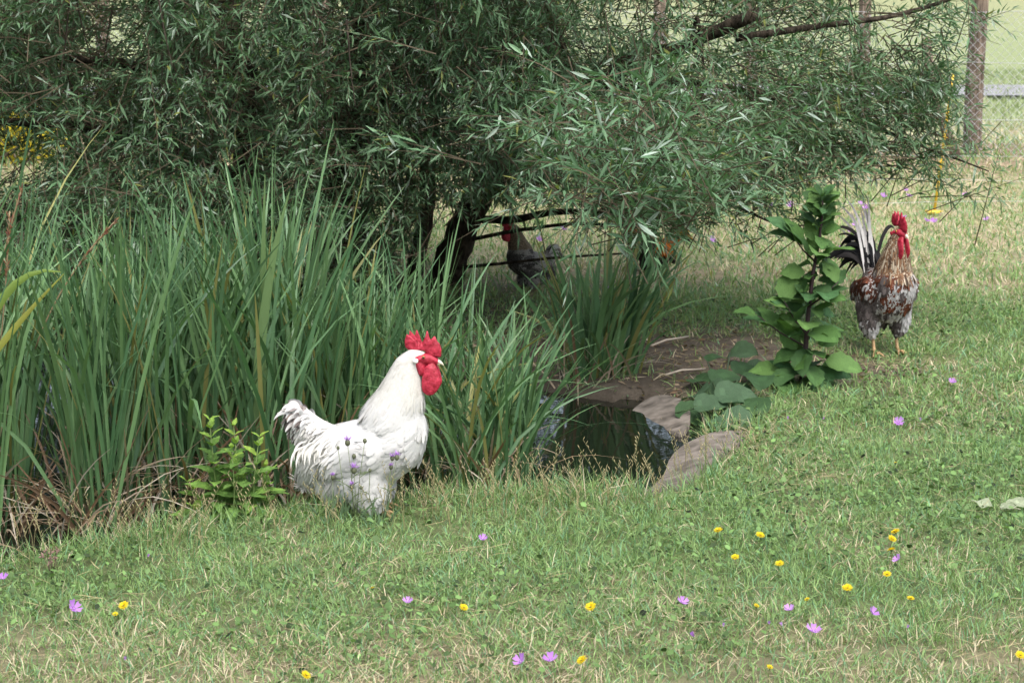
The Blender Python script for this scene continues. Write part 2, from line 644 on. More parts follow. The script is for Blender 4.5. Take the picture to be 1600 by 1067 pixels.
def twig_leaves(pos, tdir, tlen, nleaf, llen, colf, seed):
    """leaves along many twigs. -> dict of per-leaf arrays and the twig polylines"""
    r = np.random.default_rng(seed)
    T = len(pos)
    droop = np.zeros((T, 3))
    droop[:, 2] = -r.uniform(0.0, 0.35, T)
    t = np.tile(np.linspace(0.12, 1.0, nleaf), (T, 1)) + r.uniform(-0.03, 0.03, (T, nleaf))
    base = pos[:, None, :] + tdir[:, None, :] * (tlen[:, None] * t)[..., None] + droop[:, None, :] * (tlen[:, None] * t ** 2)[..., None]
    tang = nrm(tdir[:, None, :] + 2 * droop[:, None, :] * t[..., None])
    a = nrm(np.cross(tang, np.array([0.1, 0.2, 1.0])))
    b = np.cross(tang, a)
    ph = np.arange(nleaf)[None, :] * 2.4 + r.uniform(0, 6.28, (T, 1)) + r.uniform(-0.4, 0.4, (T, nleaf))
    out = a * np.cos(ph)[..., None] + b * np.sin(ph)[..., None]
    ang = r.uniform(0.45, 1.15, (T, nleaf)) * (1 - 0.65 * np.clip(t, 0, 1) ** 4)
    d = nrm(tang * np.cos(ang)[..., None] + out * np.sin(ang)[..., None] + np.array([0, 0, 0.02]))
    up = np.array([0, 0, 1.0]) + r.normal(0, 0.55, (T, nleaf, 3))
    L = llen[:, None] * r.uniform(0.6, 1.15, (T, nleaf)) * (1 - 0.35 * np.clip(t, 0, 1) ** 6)
    W = L * r.uniform(0.14, 0.19, (T, nleaf))
    bend = -nrm(up) * r.uniform(0.0, 0.22, (T, nleaf))[..., None]
    col = colf(base.reshape(-1, 3), r)
    keep = (r.random((T, nleaf)) > 0.06).ravel()
    return dict(base=base.reshape(-1, 3)[keep], d=d.reshape(-1, 3)[keep], n=up.reshape(-1, 3)[keep], L=L.ravel()[keep], W=W.ravel()[keep],
                bend=bend.reshape(-1, 3)[keep], col=col[keep]), droop


def willow_col(p, r):
    k = len(p)
    v = r.uniform(0.75, 1.3, k)[:, None]
    y = r.random(k)[:, None]
    c = np.array([0.066, 0.135, 0.060]) * (1 - y) + np.array([0.120, 0.200, 0.105]) * y
    c = c * v
    pale = r.random(k) < 0.09
    c[pale] = np.array([0.27, 0.34, 0.26]) * r.uniform(0.8, 1.2, (pale.sum(), 1))
    yell = r.random(k) < 0.02
    c[yell] = np.array([0.16, 0.18, 0.045])
    return c


low_x = [-500, 0, 200, 450, 600, 640, 700, 740, 800, 900, 950, 1000, 1080, 1120, 1180, 1250, 1300, 1400, 1470, 1520, 1560]
low_y = [430, 440, 455, 455, 440, 365, 335, 318, 305, 298, 318, 345, 345, 315, 295, 280, 262, 235, 170, 60, 0]


def crown_sample(n, r):
    px = r.uniform(-420, 1500, n)
    lo = np.interp(px, low_x, low_y)
    py = lo - np.abs(r.normal(0, 1, n)) * 0 - r.random(n) ** 1.0 * (lo + 130)
    near = np.interp(px, [-400, 0, 300, 500, 650, 800, 950, 1080, 1180, 1300, 1550], [9.9, 10.2, 10.6, 11.0, 11.4, 10.6, 9.9, 10.0, 10.9, 11.2, 11.6])
    far = np.interp(px, [-400, 600, 900, 1200, 1550], [14.4, 14.4, 13.8, 13.2, 12.6])
    Yd = near + (far - near) * r.random(n) ** 1.35
    a, b = (px - 800) / FPX, (533.5 - py) / FPX
    k = Yd / (CP + b * SP)
    p = np.stack([a * k, Yd, CAM_H + (-SP + b * CP) * k], -1)
    return px, py, p


r0 = np.random.default_rng(11)
px, py, pos = crown_sample(24000, r0)
nz = 0.5 + 1.25 * (0.5 * fbm(pos * np.array([2.6, 2.2, 3.0]), 51, 2) + 0.5 * fbm(pos * np.array([1.3, 1.1, 1.8]), 57, 2) - 0.5)
thr = np.interp(px, [-400, 80, 150, 230, 300, 600, 680, 760, 850, 1000, 1100, 1200, 1350, 1470, 1545], [0.33, 0.36, 0.42, 0.38, 0.26, 0.28, 0.38, 0.42, 0.43, 0.42, 0.47, 0.50, 0.52, 0.535, 0.56])
thr = thr + 0.06 * (py < 110) * (px < 260) + 0.03 * (px > 1150) * (py > 200) + r0.normal(0, 0.035, len(px))
keep = (nz > thr) & (pos[:, 2] > 0.12)
gapm = (px > 640) & (px < 900) & (py > 312)
keep &= ~gapm
keep &= ~((((px > 325) & (px < 420)) | ((px > 500) & (px < 590))) & (py < 400) & (pos[:, 1] < 13.0) & (r0.random(len(px)) < 0.5))
keep &= (px < 1120) | (r0.random(len(px)) < np.interp(px, [1120, 1220, 1400, 1500], [1.0, 0.62, 0.5, 0.4]))
keep &= ~((px < 85) & (py > 185) & (py < 290) & (r0.random(len(px)) < 0.93))
keep &= ~((px > 140) & (px < 235) & (py < 90) & (r0.random(len(px)) < 0.5))
keep &= ~((np.abs(px - 690) < 45) & (py > 90) & (py < 300) & (r0.random(len(px)) < 0.3))
keep &= ~((px > 870) & (px < 1130) & (r0.random(len(px)) < 0.35))
pos = pos[keep][:12000]
# more shoots along the long bough that reaches out to the fence, and on the low rods
ext = [((950, 325, 9.9), (1085, 362, 9.9), 14, 18), ((1250, 165, 11.7), (1545, 268, 11.5), 60, 30), ((1420, 20, 11.5), (1550, -20, 11.5), 26, 40), ((1130, 318, 11.8), (1290, 345, 11.5), 16, 14), ((1080, 260, 11.0), (1180, 300, 11.0), 26, 30),
       ((1380, 120, 11.6), (1510, 190, 11.5), 40, 34)]
for a, b, cnt, spd in ext:
    t = r0.random(cnt)
    q = np.array([P(a[0] + (b[0] - a[0]) * u + r0.normal(0, spd * .4), a[1] + (b[1] - a[1]) * u + r0.normal(0, spd), a[2] + (b[2] - a[2]) * u + r0.normal(0, .12)) for u in t])
    pos = np.concatenate([pos, q])
tc_ = np.array([-0.7, 13.4])
outw = pos[:, :2] - tc_
outw = nrm(np.concatenate([outw, np.zeros((len(outw), 1))], 1))
tdir = nrm(outw * 0.9 + np.array([0, -0.25, 0.12]) + r0.normal(0, 0.6, (len(pos), 3)))
tlen = r0.uniform(0.22, 0.5, len(pos))
A1, droop1 = twig_leaves(pos - tdir * tlen[:, None] * 0.5, tdir, tlen, 17, r0.uniform(0.062, 0.092, len(pos)), willow_col, 12)

# the pale spray that hangs forward over the bank, its shoots pointing up and out
ns = 190
spx = np.concatenate([r0.normal(960, 105, ns // 2), r0.normal(1010, 70, ns - ns // 2)])
spy = np.clip(np.concatenate([r0.normal(205, 60, ns // 2), r0.normal(280, 50, ns - ns // 2)]), 60, 365)
sY = r0.normal(9.75, 0.28, ns)
spos = np.array([P(a, b, c) for a, b, c in zip(spx, spy, sY)])
sdirv = nrm(np.stack([(spx - 960) / 160 + r0.normal(0, 0.55, ns), np.full(ns, -0.45) + r0.normal(0, 0.35, ns), 0.40 - (spy - 210) / 300 + r0.normal(0, 0.5, ns)], -1))
A2, droop2 = twig_leaves(spos - sdirv * 0.15, sdirv, r0.uniform(0.22, 0.42, ns), 17, r0.uniform(0.08, 0.105, ns),
                         lambda p, r: willow_col(p, r) * np.array([1.15, 1.15, 1.2]), 13)

# upper crown above the picture, which shades the rest
nu = 2800
th = r0.uniform(0, 2 * math.pi, nu)
rad = 3.5 * np.sqrt(r0.random(nu))
uz = 2.35 + 3.2 * r0.random(nu) * np.sqrt(np.clip(1 - (rad / 3.9) ** 2, 0.05, 1))
upos = np.stack([-1.6 + rad * np.cos(th) * 1.05, 12.7 + rad * np.sin(th) * 0.55, uz], -1)
uo = nrm(np.concatenate([upos[:, :2] - tc_, np.zeros((nu, 1))], 1))
ud = nrm(uo + np.array([0, 0, 0.1]) + r0.normal(0, 0.5, (nu, 3)))
A3, _ = twig_leaves(upos, ud, r0.uniform(0.4, 0.8, nu), 12, r0.uniform(0.15, 0.2, nu), willow_col, 14)


def cat(*ds):
    return {k: np.concatenate([d_[k] for d_ in ds]) for k in ds[0]}


A = cat(A1, A2, A3)
tree = empty('willow_tree', G(610, 432), 'large many-stemmed willow with drooping narrow leaves overhanging the pond', 'tree')
tb = tree.location.copy()
# the 300 leaves that show largest are parts of their own
vis = A['base']
dpt = vis[:, 1] * CP + (CAM_H - vis[:, 2]) * SP
ppx = 800 + FPX * vis[:, 0] / dpt
ppy = 533.5 + FPX * ((CAM_H - vis[:, 2]) * CP - vis[:, 1] * SP) / dpt
score = A['L'] / dpt * (np.abs(np.cross(A['d'], np.array([0, 1.0, 0]))).sum(1)) - 0.0016 * (dpt - 9)
score[len(A1['L']) + len(A2['L']):] = -9
score[(ppx < 10) | (ppx > 1590) | (ppy < 10) | (ppy > 430)] = -9
sel = np.argsort(-score)[:300]
mask = np.ones(len(vis), bool)
mask[sel] = False
S_ = {k: v[mask] for k, v in A.items()}
S_['base'] = S_['base'] - np.array(tb)
cme = ribbon_mesh('crown', M['willow'], S_['col'], S_['base'], S_['d'], S_['n'], S_['L'], S_['W'], PROF_LEAF, bend=S_['bend'], fold=0.14, three=True)
tag(link('crown', cme, tree), kind='stuff')
leaf_vars = []
for k in range(14):
    q = sel[k * 20]
    b_ = float(rng.uniform(0.0, 0.2))
    leaf_vars.append(ribbon_mesh('leaf', M['willow'], [A['col'][q]], np.zeros((1, 3)), np.array([[0, 1.0, 0]]), np.array([[0, 0, 1.0]]), 1.0, float(rng.uniform(0.15, 0.21)),
                                 [(0, 0.08), (0.2, 0.7), (0.42, 1.0), (0.72, 0.7)], bend=np.array([[0, 0, -b_]]), fold=0.14, three=True))
for k, q in enumerate(sel):
    d_ = Vector(A['d'][q]).normalized()
    x_ = d_.cross(Vector(A['n'][q])).normalized()
    z_ = x_.cross(d_)
    mw = Matrix((x_, d_, z_)).transposed().to_4x4() @ Matrix.Scale(float(A['L'][q]), 4)
    mw.translation = Vector(A['base'][q]) - tb
    link('leaf', leaf_vars[k % 14], tree, mw=mw)

# twigs (thin, too many to count)
def twig_mesh(pos, d, ln, droop, rad):
    t = np.linspace(0, 1, 4)
    pts = pos[:, None, :] + d[:, None, :] * (ln[:, None] * t)[..., None] + droop[:, None, :] * (ln[:, None] * t ** 2)[..., None]
    a = nrm(np.cross(d, np.array([0.1, 0.2, 1.0])))
    b = np.cross(d, a)
    V = []
    for s in range(3):
        q = 2.094 * s
        V.append(pts + (a * math.cos(q) + b * math.sin(q))[:, None, :] * (rad * (1 - 0.75 * t))[None, :, None])
    V = np.stack(V, 2).reshape(-1, 3)
    f = []
    for i in range(3):
        for s in range(3):
            s2 = (s + 1) % 3
            f.append([i * 3 + s, i * 3 + s2, (i + 1) * 3 + s2, (i + 1) * 3 + s])
    f = (np.array(f)[None] + (np.arange(len(pos)) * 12)[:, None, None]).reshape(-1, 4)
    return V, f


t1, f1 = twig_mesh(np.concatenate([pos - tdir * tlen[:, None] * 0.75, spos - sdirv * 0.25]) - np.array(tb), np.concatenate([tdir, sdirv]),
                   np.concatenate([tlen * 1.25, np.full(ns, 0.5)]), np.concatenate([droop1, droop2]), 0.0035)
tag(link('twigs', raw_mesh('twigs', t1, f1.ravel(), np.arange(len(f1)) * 4, np.full(len(f1), 4), M['twig']), tree), kind='stuff')


def limb(name, pxs, r0_, r1_, parent=tree, sides=9, seed=0, wob=0.02):
    """pxs: (px, py, Y) control points, smoothed"""
    rr = random.Random(seed)
    c = [P(*q) for q in pxs]
    pts = []
    for i in range(len(c) - 1):
        p0, p1, p2, p3 = c[max(i - 1, 0)], c[i], c[i + 1], c[min(i + 2, len(c) - 1)]
        for k in range(6):
            t = k / 6
            pts.append(0.5 * ((2 * p1) + (p2 - p0) * t + (2 * p0 - 5 * p1 + 4 * p2 - p3) * t * t + (3 * p1 - p0 - 3 * p2 + p3) * t ** 3))
    pts.append(c[-1])
    pts = [p + Vector((rr.gauss(0, 1), rr.gauss(0, 1), rr.gauss(0, 1))) * wob * r0_ * 3 - tb for p in pts]
    n = len(pts)
    rad = [r0_ + (r1_ - r0_) * (i / (n - 1)) for i in range(n)]
    return MB().tube(pts, rad, sides, rough=0.10, seed=seed).build(name, M['bark'], parent)


limb('trunk', [(520, 462, 13.4), (528, 330, 13.4), (548, 180, 13.45), (566, 60, 13.5), (590, -120, 13.7), (640, -420, 14.0)], 0.22, 0.12, sides=12, seed=1)
limb('trunk', [(440, 462, 13.2), (420, 320, 13.1), (385, 160, 13.0), (345, 20, 12.9), (280, -200, 12.7), (200, -420, 12.5)], 0.16, 0.08, seed=2, sides=10)
limb('trunk', [(690, 452, 13.3), (708, 396, 13.2), (752, 300, 13.0), (812, 236, 12.8), (905, 160, 12.4), (985, 100, 12.0), (1060, 78, 11.7), (1180, 20, 11.4)], 0.105, 0.03, seed=3)
limb('branch', [(640, 455, 13.6), (665, 330, 13.6), (672, 215, 13.6), (692, 100, 13.5), (706, 20, 13.4), (715, -120, 13.3)], 0.055, 0.03, seed=4)
limb('branch', [(905, 165, 12.4), (894, 118, 12.2), (865, 40, 11.9), (845, -60, 11.7)], 0.035, 0.02, seed=5)
limb('branch', [(300, 130, 12.9), (262, 56, 12.7), (240, 0, 12.5), (215, -90, 12.2)], 0.075, 0.05, seed=6)
limb('branch', [(735, 342, 13.1), (800, 343, 12.9), (870, 331, 12.6), (950, 332, 12.3), (1030, 322, 11.9)], 0.026, 0.012, seed=7)
limb('branch', [(720, 378, 13.2), (800, 362, 12.9), (900, 350, 12.5), (1010, 352, 12.1), (1120, 330, 11.8)], 0.013, 0.006, seed=8)
limb('branch', [(700, 420, 13.2), (780, 412, 12.9), (880, 402, 12.6), (980, 396, 12.3)], 0.012, 0.005, seed=9)
limb('branch', [(1000, 300, 12.0), (1130, 318, 11.8), (1220, 352, 11.6), (1265, 350, 11.5)], 0.011, 0.003, seed=10)
limb('branch', [(960, 140, 12.2), (1090, 130, 11.9), (1250, 165, 11.7), (1380, 205, 11.6), (1470, 240, 11.6), (1545, 268, 11.5)], 0.02, 0.003, seed=11)
limb('branch', [(1080, 75, 11.7), (1090, 30, 11.6), (1100, 120, 11.5), (1096, 160, 11.4)], 0.012, 0.004, seed=12)
limb('branch', [(1150, 60, 11.5), (1290, 40, 11.4), (1420, 20, 11.5), (1560, -30, 11.5)], 0.02, 0.008, seed=13)
limb('branch', [(420, 300, 13.0), (300, 250, 12.4), (180, 210, 11.8), (40, 190, 11.2), (-120, 200, 10.8)], 0.05, 0.012, seed=14)
limb('branch', [(400, 210, 13.0), (280, 120, 12.3), (140, 95, 11.6), (0, 80, 11.0)], 0.04, 0.012, seed=15)
limb('branch', [(535, 250, 13.3), (600, 150, 12.6), (640, 60, 12.1), (700, -60, 11.7)], 0.045, 0.02, seed=16)
for k in range(26):      # thin hanging rods
    x0 = random.uniform(20, 1350)
    y0 = random.uniform(-60, 170)
    yy = 10.4 + random.random() * 1.4 + (0.8 if x0 > 1100 else 0)
    dx = random.uniform(-50, 50)
    limb('branch', [(x0, y0, yy), (x0 + dx * 0.4, y0 + 70, yy - 0.05), (x0 + dx, y0 + random.uniform(130, 220), yy - 0.1)], 0.006, 0.002, sides=5, seed=30 + k)


# ------------------------------------------------------------------ reeds and sword-leaved clumps
def reed_col(r):
    v = r.uniform(0.7, 1.25)
    y = r.random()
    c = np.array([0.066, 0.150, 0.066]) * (1 - y) + np.array([0.135, 0.240, 0.095]) * y
    return c * v * 0.88


PROF_REED = [(0, 0.55), (0.2, 0.95), (0.45, 1.0), (0.65, 0.9), (0.8, 0.72), (0.92, 0.4)]


def reed_blade_arrays(root, ang, ln, w, b_, lean, r, power=2.6):
    ca, sa = np.cos(ang), np.sin(ang)
    d = nrm(np.stack([ca * lean, sa * lean, np.ones_like(ang)], -1))
    out = np.stack([ca, sa, 0 * ca], -1)
    tw = r.normal(0, 0.9, len(ang))
    nn = np.stack([-np.cos(ang + tw), -np.sin(ang + tw), 0.1 + 0 * ca], -1)
    bend = out * (b_ * 0.8)[:, None]
    bend[:, 2] = -b_ * b_ * 0.8
    return d, nn, bend


DEADC = np.array([[0.26, 0.18, 0.11], [0.34, 0.27, 0.19], [0.17, 0.105, 0.06], [0.42, 0.37, 0.29]])


def clump(name, label, spots, n_ind, n_rest, hlo, hhi, wlo, whi, seed, lean=0.13, bendmul=0.9, dead=0.18, greens=1.0, splay=None, group=None):
    """spots: list of (px, py, sx, sy) ellipses of root positions on the pond floor/water, metres"""
    r = np.random.default_rng(seed)
    cen = G(spots[0][0], spots[0][1], WATER_Z)
    root = empty(name, (cen.x, cen.y, WATER_Z - 0.03), label, 'reeds' if name == 'reed_clump' else 'plant', group)
    n = n_ind + n_rest
    rp = []
    for i in range(n):
        s = spots[i % len(spots)]
        c = G(s[0], s[1], WATER_Z)
        t = r.random() * 6.283
        q = math.sqrt(r.random())
        rp.append((c.x + math.cos(t) * q * s[2] - cen.x, c.y + math.sin(t) * q * s[3] - cen.y, r.uniform(-0.02, 0.0)))
    rp = np.array(rp)
    ang = r.uniform(0, 6.283, n)
    if splay:
        ang = np.arctan2(rp[:, 1] + r.normal(0, splay, n), rp[:, 0] + r.normal(0, splay, n))
    ln = r.uniform(hlo, hhi, n) * (0.70 + 0.6 * fbm(np.stack([rp[:, 0] + cen.x, rp[:, 1] * 0.4], -1) * 4.5, 55, 2))
    b_ = np.abs(r.normal(0.0, 0.30, n)) * bendmul + 0.04
    le = np.abs(r.normal(0, lean, n))
    w = r.uniform(wlo, whi, n)
    d, nn, bend = reed_blade_arrays(rp, ang, ln, w, b_, le, r)
    cols = np.array([reed_col(r) for _ in range(n)]) * greens
    yl = r.random(n) < 0.09
    cols[yl] = np.array([0.22, 0.22, 0.07]) * r.uniform(0.7, 1.1, (yl.sum(), 1))
    order = np.argsort(rp[:, 1])
    ind, rest = order[:n_ind], order[n_ind:]
    for i in ind:
        j = slice(i, i + 1)
        me = ribbon_mesh('blade', M['reed'], cols[j], np.zeros((1, 3)), d[j], nn[j], ln[j], w[j], PROF_REED, bend=bend[j], power=2.6, fold=-0.12, three=True, smooth=True)
        link('blade', me, root, loc=rp[i])
    if len(rest):
        me = ribbon_mesh('inner_blades', M['reed'], cols[rest], rp[rest], d[rest], nn[rest], ln[rest], w[rest], PROF_REED, bend=bend[rest], power=2.6, fold=-0.12, three=True, smooth=True)
        tag(link('inner_blades', me, root), kind='stuff')
    nd = int(n * dead)
    if nd:
        q = order[r.integers(0, max(1, int(n * .6)), nd)]
        rp2 = rp[q] * np.array([1, .75, 1]) + r.normal(0, 0.03, (nd, 3)) * np.array([1, 1, 0]) - np.array([0, .10, 0])
        an = r.uniform(0, 6.283, nd)
        l2 = r.uniform(0.2, 0.55, nd)
        b2 = r.uniform(0.2, 1.1, nd)
        d2, n2, be2 = reed_blade_arrays(rp2, an, l2, None, b2, np.abs(r.normal(0, 0.3, nd)), r)
        c2 = DEADC[r.integers(0, 4, nd)] * r.uniform(0.6, 1.1, (nd, 1))
        me = ribbon_mesh('dead_blades', M['reed'], c2, rp2, d2, n2, l2, r.uniform(0.005, 0.014, nd), PROF_REED, bend=be2, power=2.2, fold=-0.2, three=True, smooth=True)
        tag(link('dead_blades', me, root), kind='stuff')
    return root


c_far = clump('reed_clump', 'reed clump at the far edge of the bed, with brown seed spikes', [(5, 810, 0.10, 0.35), (-80, 815, 0.3, 0.4), (-10, 750, 0.15, 0.3)], 130, 110, 1.0, 1.45, 0.010, 0.018, 101, dead=0.4)
clump('reed_clump', 'tall dense reed clump behind the bright leafy weed, beside the narrow gap of water', [(165, 805, 0.13, 0.3), (260, 780, 0.18, 0.33), (230, 725, 0.26, 0.3)], 190, 170, 0.9, 1.32, 0.011, 0.019, 102, dead=0.55)
clump('reed_clump', 'reed clump with the tallest upright blades, between leafy weed and the white rooster tail', [(400, 770, 0.2, 0.3), (350, 730, 0.22, 0.35), (440, 735, 0.15, 0.3)], 180, 150, 0.9, 1.3, 0.011, 0.020, 103, dead=0.55)
clump('reed_clump', 'reed clump directly behind the white rooster back and neck', [(540, 752, 0.2, 0.25), (600, 730, 0.25, 0.3), (530, 720, 0.3, 0.25)], 160, 160, 0.75, 1.05, 0.010, 0.018, 104, dead=0.35)
clump('reed_clump', 'reed clump in front of the white rooster, its blades arching over open water', [(745, 768, 0.17, 0.2), (700, 735, 0.2, 0.25), (800, 748, 0.1, 0.2), (760, 700, 0.2, 0.25)], 190, 120, 0.5, 0.9, 0.010, 0.017, 115, lean=0.2, bendmul=1.25, dead=0.12)
clump('sword_leaf_clump', 'lone fan of broad sword-shaped green leaves on the pond far bank', [(925, 606, 0.13, 0.09), (955, 602, 0.12, 0.08)], 130, 0, 0.55, 0.98, 0.016, 0.028, 106, lean=0.17, bendmul=1.0, dead=0.3, greens=1.1, splay=0.08)

# two tall broad blades and brown seed spikes that stand out
def stalk(parent, name, pxs, Y, w, col, mat='reed'):
    pts = [P(x, y, Y) - parent.location for x, y in pxs]
    n = len(pts)
    ws = [w * (1 - 0.9 * max(0, i / (n - 1) - 0.55) / 0.45) for i in range(n)]
    return link(name, path_ribbon(name, M[mat], pts, ws, (0.15, -1, 0.1), col), parent)


def bez(a, b, c, n=9):
    return [((1 - t) ** 2 * a[0] + 2 * t * (1 - t) * b[0] + t * t * c[0], (1 - t) ** 2 * a[1] + 2 * t * (1 - t) * b[1] + t * t * c[1]) for t in [i / (n - 1) for i in range(n)]]


tall = [o for o in bpy.data.objects if o.name.startswith('reed_clump')]
tall.sort(key=lambda o: o.location.x)
stalk(tall[2], 'blade', bez((410, 760), (408, 500), (414, 272)), 8.35, 0.028, (0.10, 0.17, 0.06))
stalk(tall[2], 'blade', bez((395, 760), (400, 470), (452, 300)), 8.3, 0.036, (0.115, 0.19, 0.07))
stalk(tall[0], 'blade', bez((-60, 640), (-10, 400), (95, 425)), 7.6, 0.030, (0.17, 0.25, 0.05))
stalk(tall[0], 'blade', bez((-40, 600), (0, 530), (100, 428)), 7.62, 0.022, (0.25, 0.26, 0.05))
for a, b, c in (((55, 545), (90, 440), (180, 346)), ((-25, 560), (0, 400), (34, 296)), ((-10, 640), (10, 470), (15, 330))):
    pts = [P(x, y, 7.9) - tall[0].location for x, y in bez(a, b, c, 12)]
    o = MB().tube(pts, [0.003] * 12, 5, (0.2, 0.15, 0.08)).build('seed_stalk', M['stem'], tall[0])
    mb = MB()
    for k in range(60):
        t = 7 + 4 * random.random()
        i = min(int(t), 10)
        q = pts[i].lerp(pts[i + 1], t - i)
        dv = (pts[i + 1] - pts[i]).normalized()
        e = q + dv * random.uniform(0.012, 0.025) + Vector((random.gauss(0, 1), random.gauss(0, 1), random.gauss(0, 1))) * 0.005
        mb.tube([q, q.lerp(e, 0.5), e], [0.001, 0.0028, 0.0006], 4, (random.uniform(0.10, 0.22), random.uniform(0.06, 0.12), 0.045), cap=False)
    mb.build('seed_spike', M['stem'], o)


# ------------------------------------------------------------------ grass (nobody could count it)
def scatter(n, xr, yr, r):
    x, y = r.uniform(*xr, n), r.uniform(*yr, n)
    m_ = np.abs(x) < 0.2251 * y * 1.03 + 0.95
    return x[m_], y[m_]


def on_rim(x, y):
    out = np.zeros(len(x), bool)
    for poly in SLABW:
        q = poly.mean(0) + (poly - poly.mean(0)) * .9
        ins = np.zeros(len(x), bool)
        for a, c in zip(q, np.roll(q, -1, 0)):
            ins ^= ((a[1] > y) != (c[1] > y)) & (x < a[0] + (y - a[1]) / (c[1] - a[1] + 1e-12) * (c[0] - a[0]))
        out |= ins
    return out


def grass_col(x, y, r, extra=0.0):
    k = len(x)
    s = straw(x, y) * 0.40 + 0.03 + extra
    dry = r.random(k) < s
    m_ = r.random((k, 1))
    c = np.array([0.150, 0.240, 0.075]) * (1 - m_) + np.array([0.255, 0.375, 0.145]) * m_
    blue = r.random(k) < 0.22
    c[blue] = c[blue] * np.array([0.75, 0.95, 1.35])
    t = r.random((k, 1))
    dc = np.array([0.58, 0.51, 0.36]) * (1 - t) + np.array([0.44, 0.36, 0.23]) * t
    pl = (sstep(21.5, 24, y) * .7)[:, None]
    c = c * (1 - pl) + np.array([.31, .34, .20]) * pl
    c = np.where(dry[:, None], dc, c) * r.uniform(0.75, 1.2, (k, 1))
    return c, dry


def grass_layer(name, label, n, xr, yr, hlo, hhi, wlo, whi, seed, lean=0.7, edge=False):
    r = np.random.default_rng(seed)
    x, y = scatter(n, xr, yr, r)
    xy = np.stack([x, y], -1)
    sd = pond_sd(xy)
    dd = dirt(x, y)
    tuft = fbm(xy * 5.0, 61, 2)
    ok = (sd > -0.02) & ~on_rim(x, y) & (r.random(len(x)) > dd * 0.93) & (r.random(len(x)) < 0.35 + 1.3 * tuft)
    ok &= ~((x > RIM_X) & (sd < 0.13) & (y > 8.35) & (y < 10.1))
    bare = (1 - sstep(6.1, 6.5, y)) * (x > 0.35) * (fbm(xy * 2.2, 77, 2) > 0.52)
    ok &= r.random(len(x)) > bare * 0.5
    if edge:
        ok &= (sd < 0.30) & (r.random(len(x)) > sstep(0.05, 0.3, sd))
    x, y, tuft, sd = x[ok], y[ok], tuft[ok], sd[ok]
    k = len(x)
    z = ground_z(x, y) - 0.004
    c, dry = grass_col(x, y, r, 0.06 if edge else 0.0)
    ang = r.uniform(0, 6.283, k)
    le = np.abs(r.normal(0, lean, k)) + np.where(dry, 0.35, 0.05)
    d = nrm(np.stack([np.cos(ang) * le, np.sin(ang) * le, np.ones(k)], -1))
    nn = np.stack([-np.cos(ang) + r.normal(0, 0.6, k), -np.sin(ang) + r.normal(0, 0.6, k), le], -1)
    L = r.uniform(hlo, hhi, k) * (0.6 + 0.8 * tuft)
    be = np.stack([np.cos(ang), np.sin(ang), -0.8 + 0 * ang], -1) * np.abs(r.normal(0, 0.35, k))[:, None]
    me = ribbon_mesh(name, M['grass'], c, np.stack([x, y, z], -1), d, nn, L, r.uniform(wlo, whi, k), [(0, 0.7), (0.5, 1.0)], bend=be)
    return tag(link(name, me), label, 'grass', kind='stuff')


grass_layer('lawn_grass', 'short mixed green and straw grass of the near lawn', 230000, (-3.2, 3.2), (5.2, 9.2), 0.022, 0.07, 0.002, 0.0038, 201, 0.75)
grass_layer('mid_grass', 'short grass around the mottled rooster and leafy stalk', 120000, (-3.8, 3.8), (9.2, 13.0), 0.03, 0.085, 0.003, 0.0055, 202, 0.8)
grass_layer('dry_grass', 'straw coloured grass beyond the willow towards the fence', 85000, (-5.2, 5.2), (13.0, 19.5), 0.03, 0.09, 0.005, 0.009, 203, 0.8)
grass_layer('far_grass', 'pale meadow grass beyond the wire fence', 70000, (-8.2, 8.2), (19.5, 36), 0.05, 0.14, 0.008, 0.016, 204, 0.6)
grass_layer('bank_grass', 'longer bleached grass fringing the pond edge', 110000, (-3.2, 1.3), (6.8, 9.4), 0.06, 0.155, 0.002, 0.0036, 205, 0.45, edge=True)

# small broad leaves between the blades: clover, plantain, mallow
r = np.random.default_rng(210)
x, y = scatter(60000, (-3.2, 3.4), (5.2, 12.6), r)
xy = np.stack([x, y], -1)
ok = (pond_sd(xy) > 0.02) & ~on_rim(x, y) & (dirt(x, y) < 0.6 + 0.3 * r.random(len(x))) & (fbm(xy * 1.9, 91, 2) + r.normal(0, 0.09, len(x)) > 0.50)
x, y = x[ok], y[ok]
k = len(x)
ang = r.uniform(0, 6.283, k)
c = (np.array([0.10, 0.185, 0.05]) * (1 - r.random((k, 1))) + np.array([0.13, 0.21, 0.075]) * r.random((k, 1))) * r.uniform(0.6, 1.15, (k, 1))
d = np.stack([np.cos(ang), np.sin(ang), r.uniform(0.1, 0.8, k)], -1)
nn = np.stack([r.normal(0, 0.4, k), r.normal(0, 0.4, k) - 0.2, np.ones(k)], -1)
L = r.uniform(0.008, 0.026, k)
me = ribbon_mesh('lawn_leaves', M['grass'], c, np.stack([x, y, ground_z(x, y) + r.uniform(0.01, 0.045, k)], -1), d, nn, L, L * r.uniform(0.45, 0.95, k), [(0, 0.25), (0.3, 0.9), (0.65, 0.95)], fold=0.08)
tag(link('lawn_leaves', me), 'low clover and mallow leaves mixed through the lawn', 'ground cover', kind='stuff')

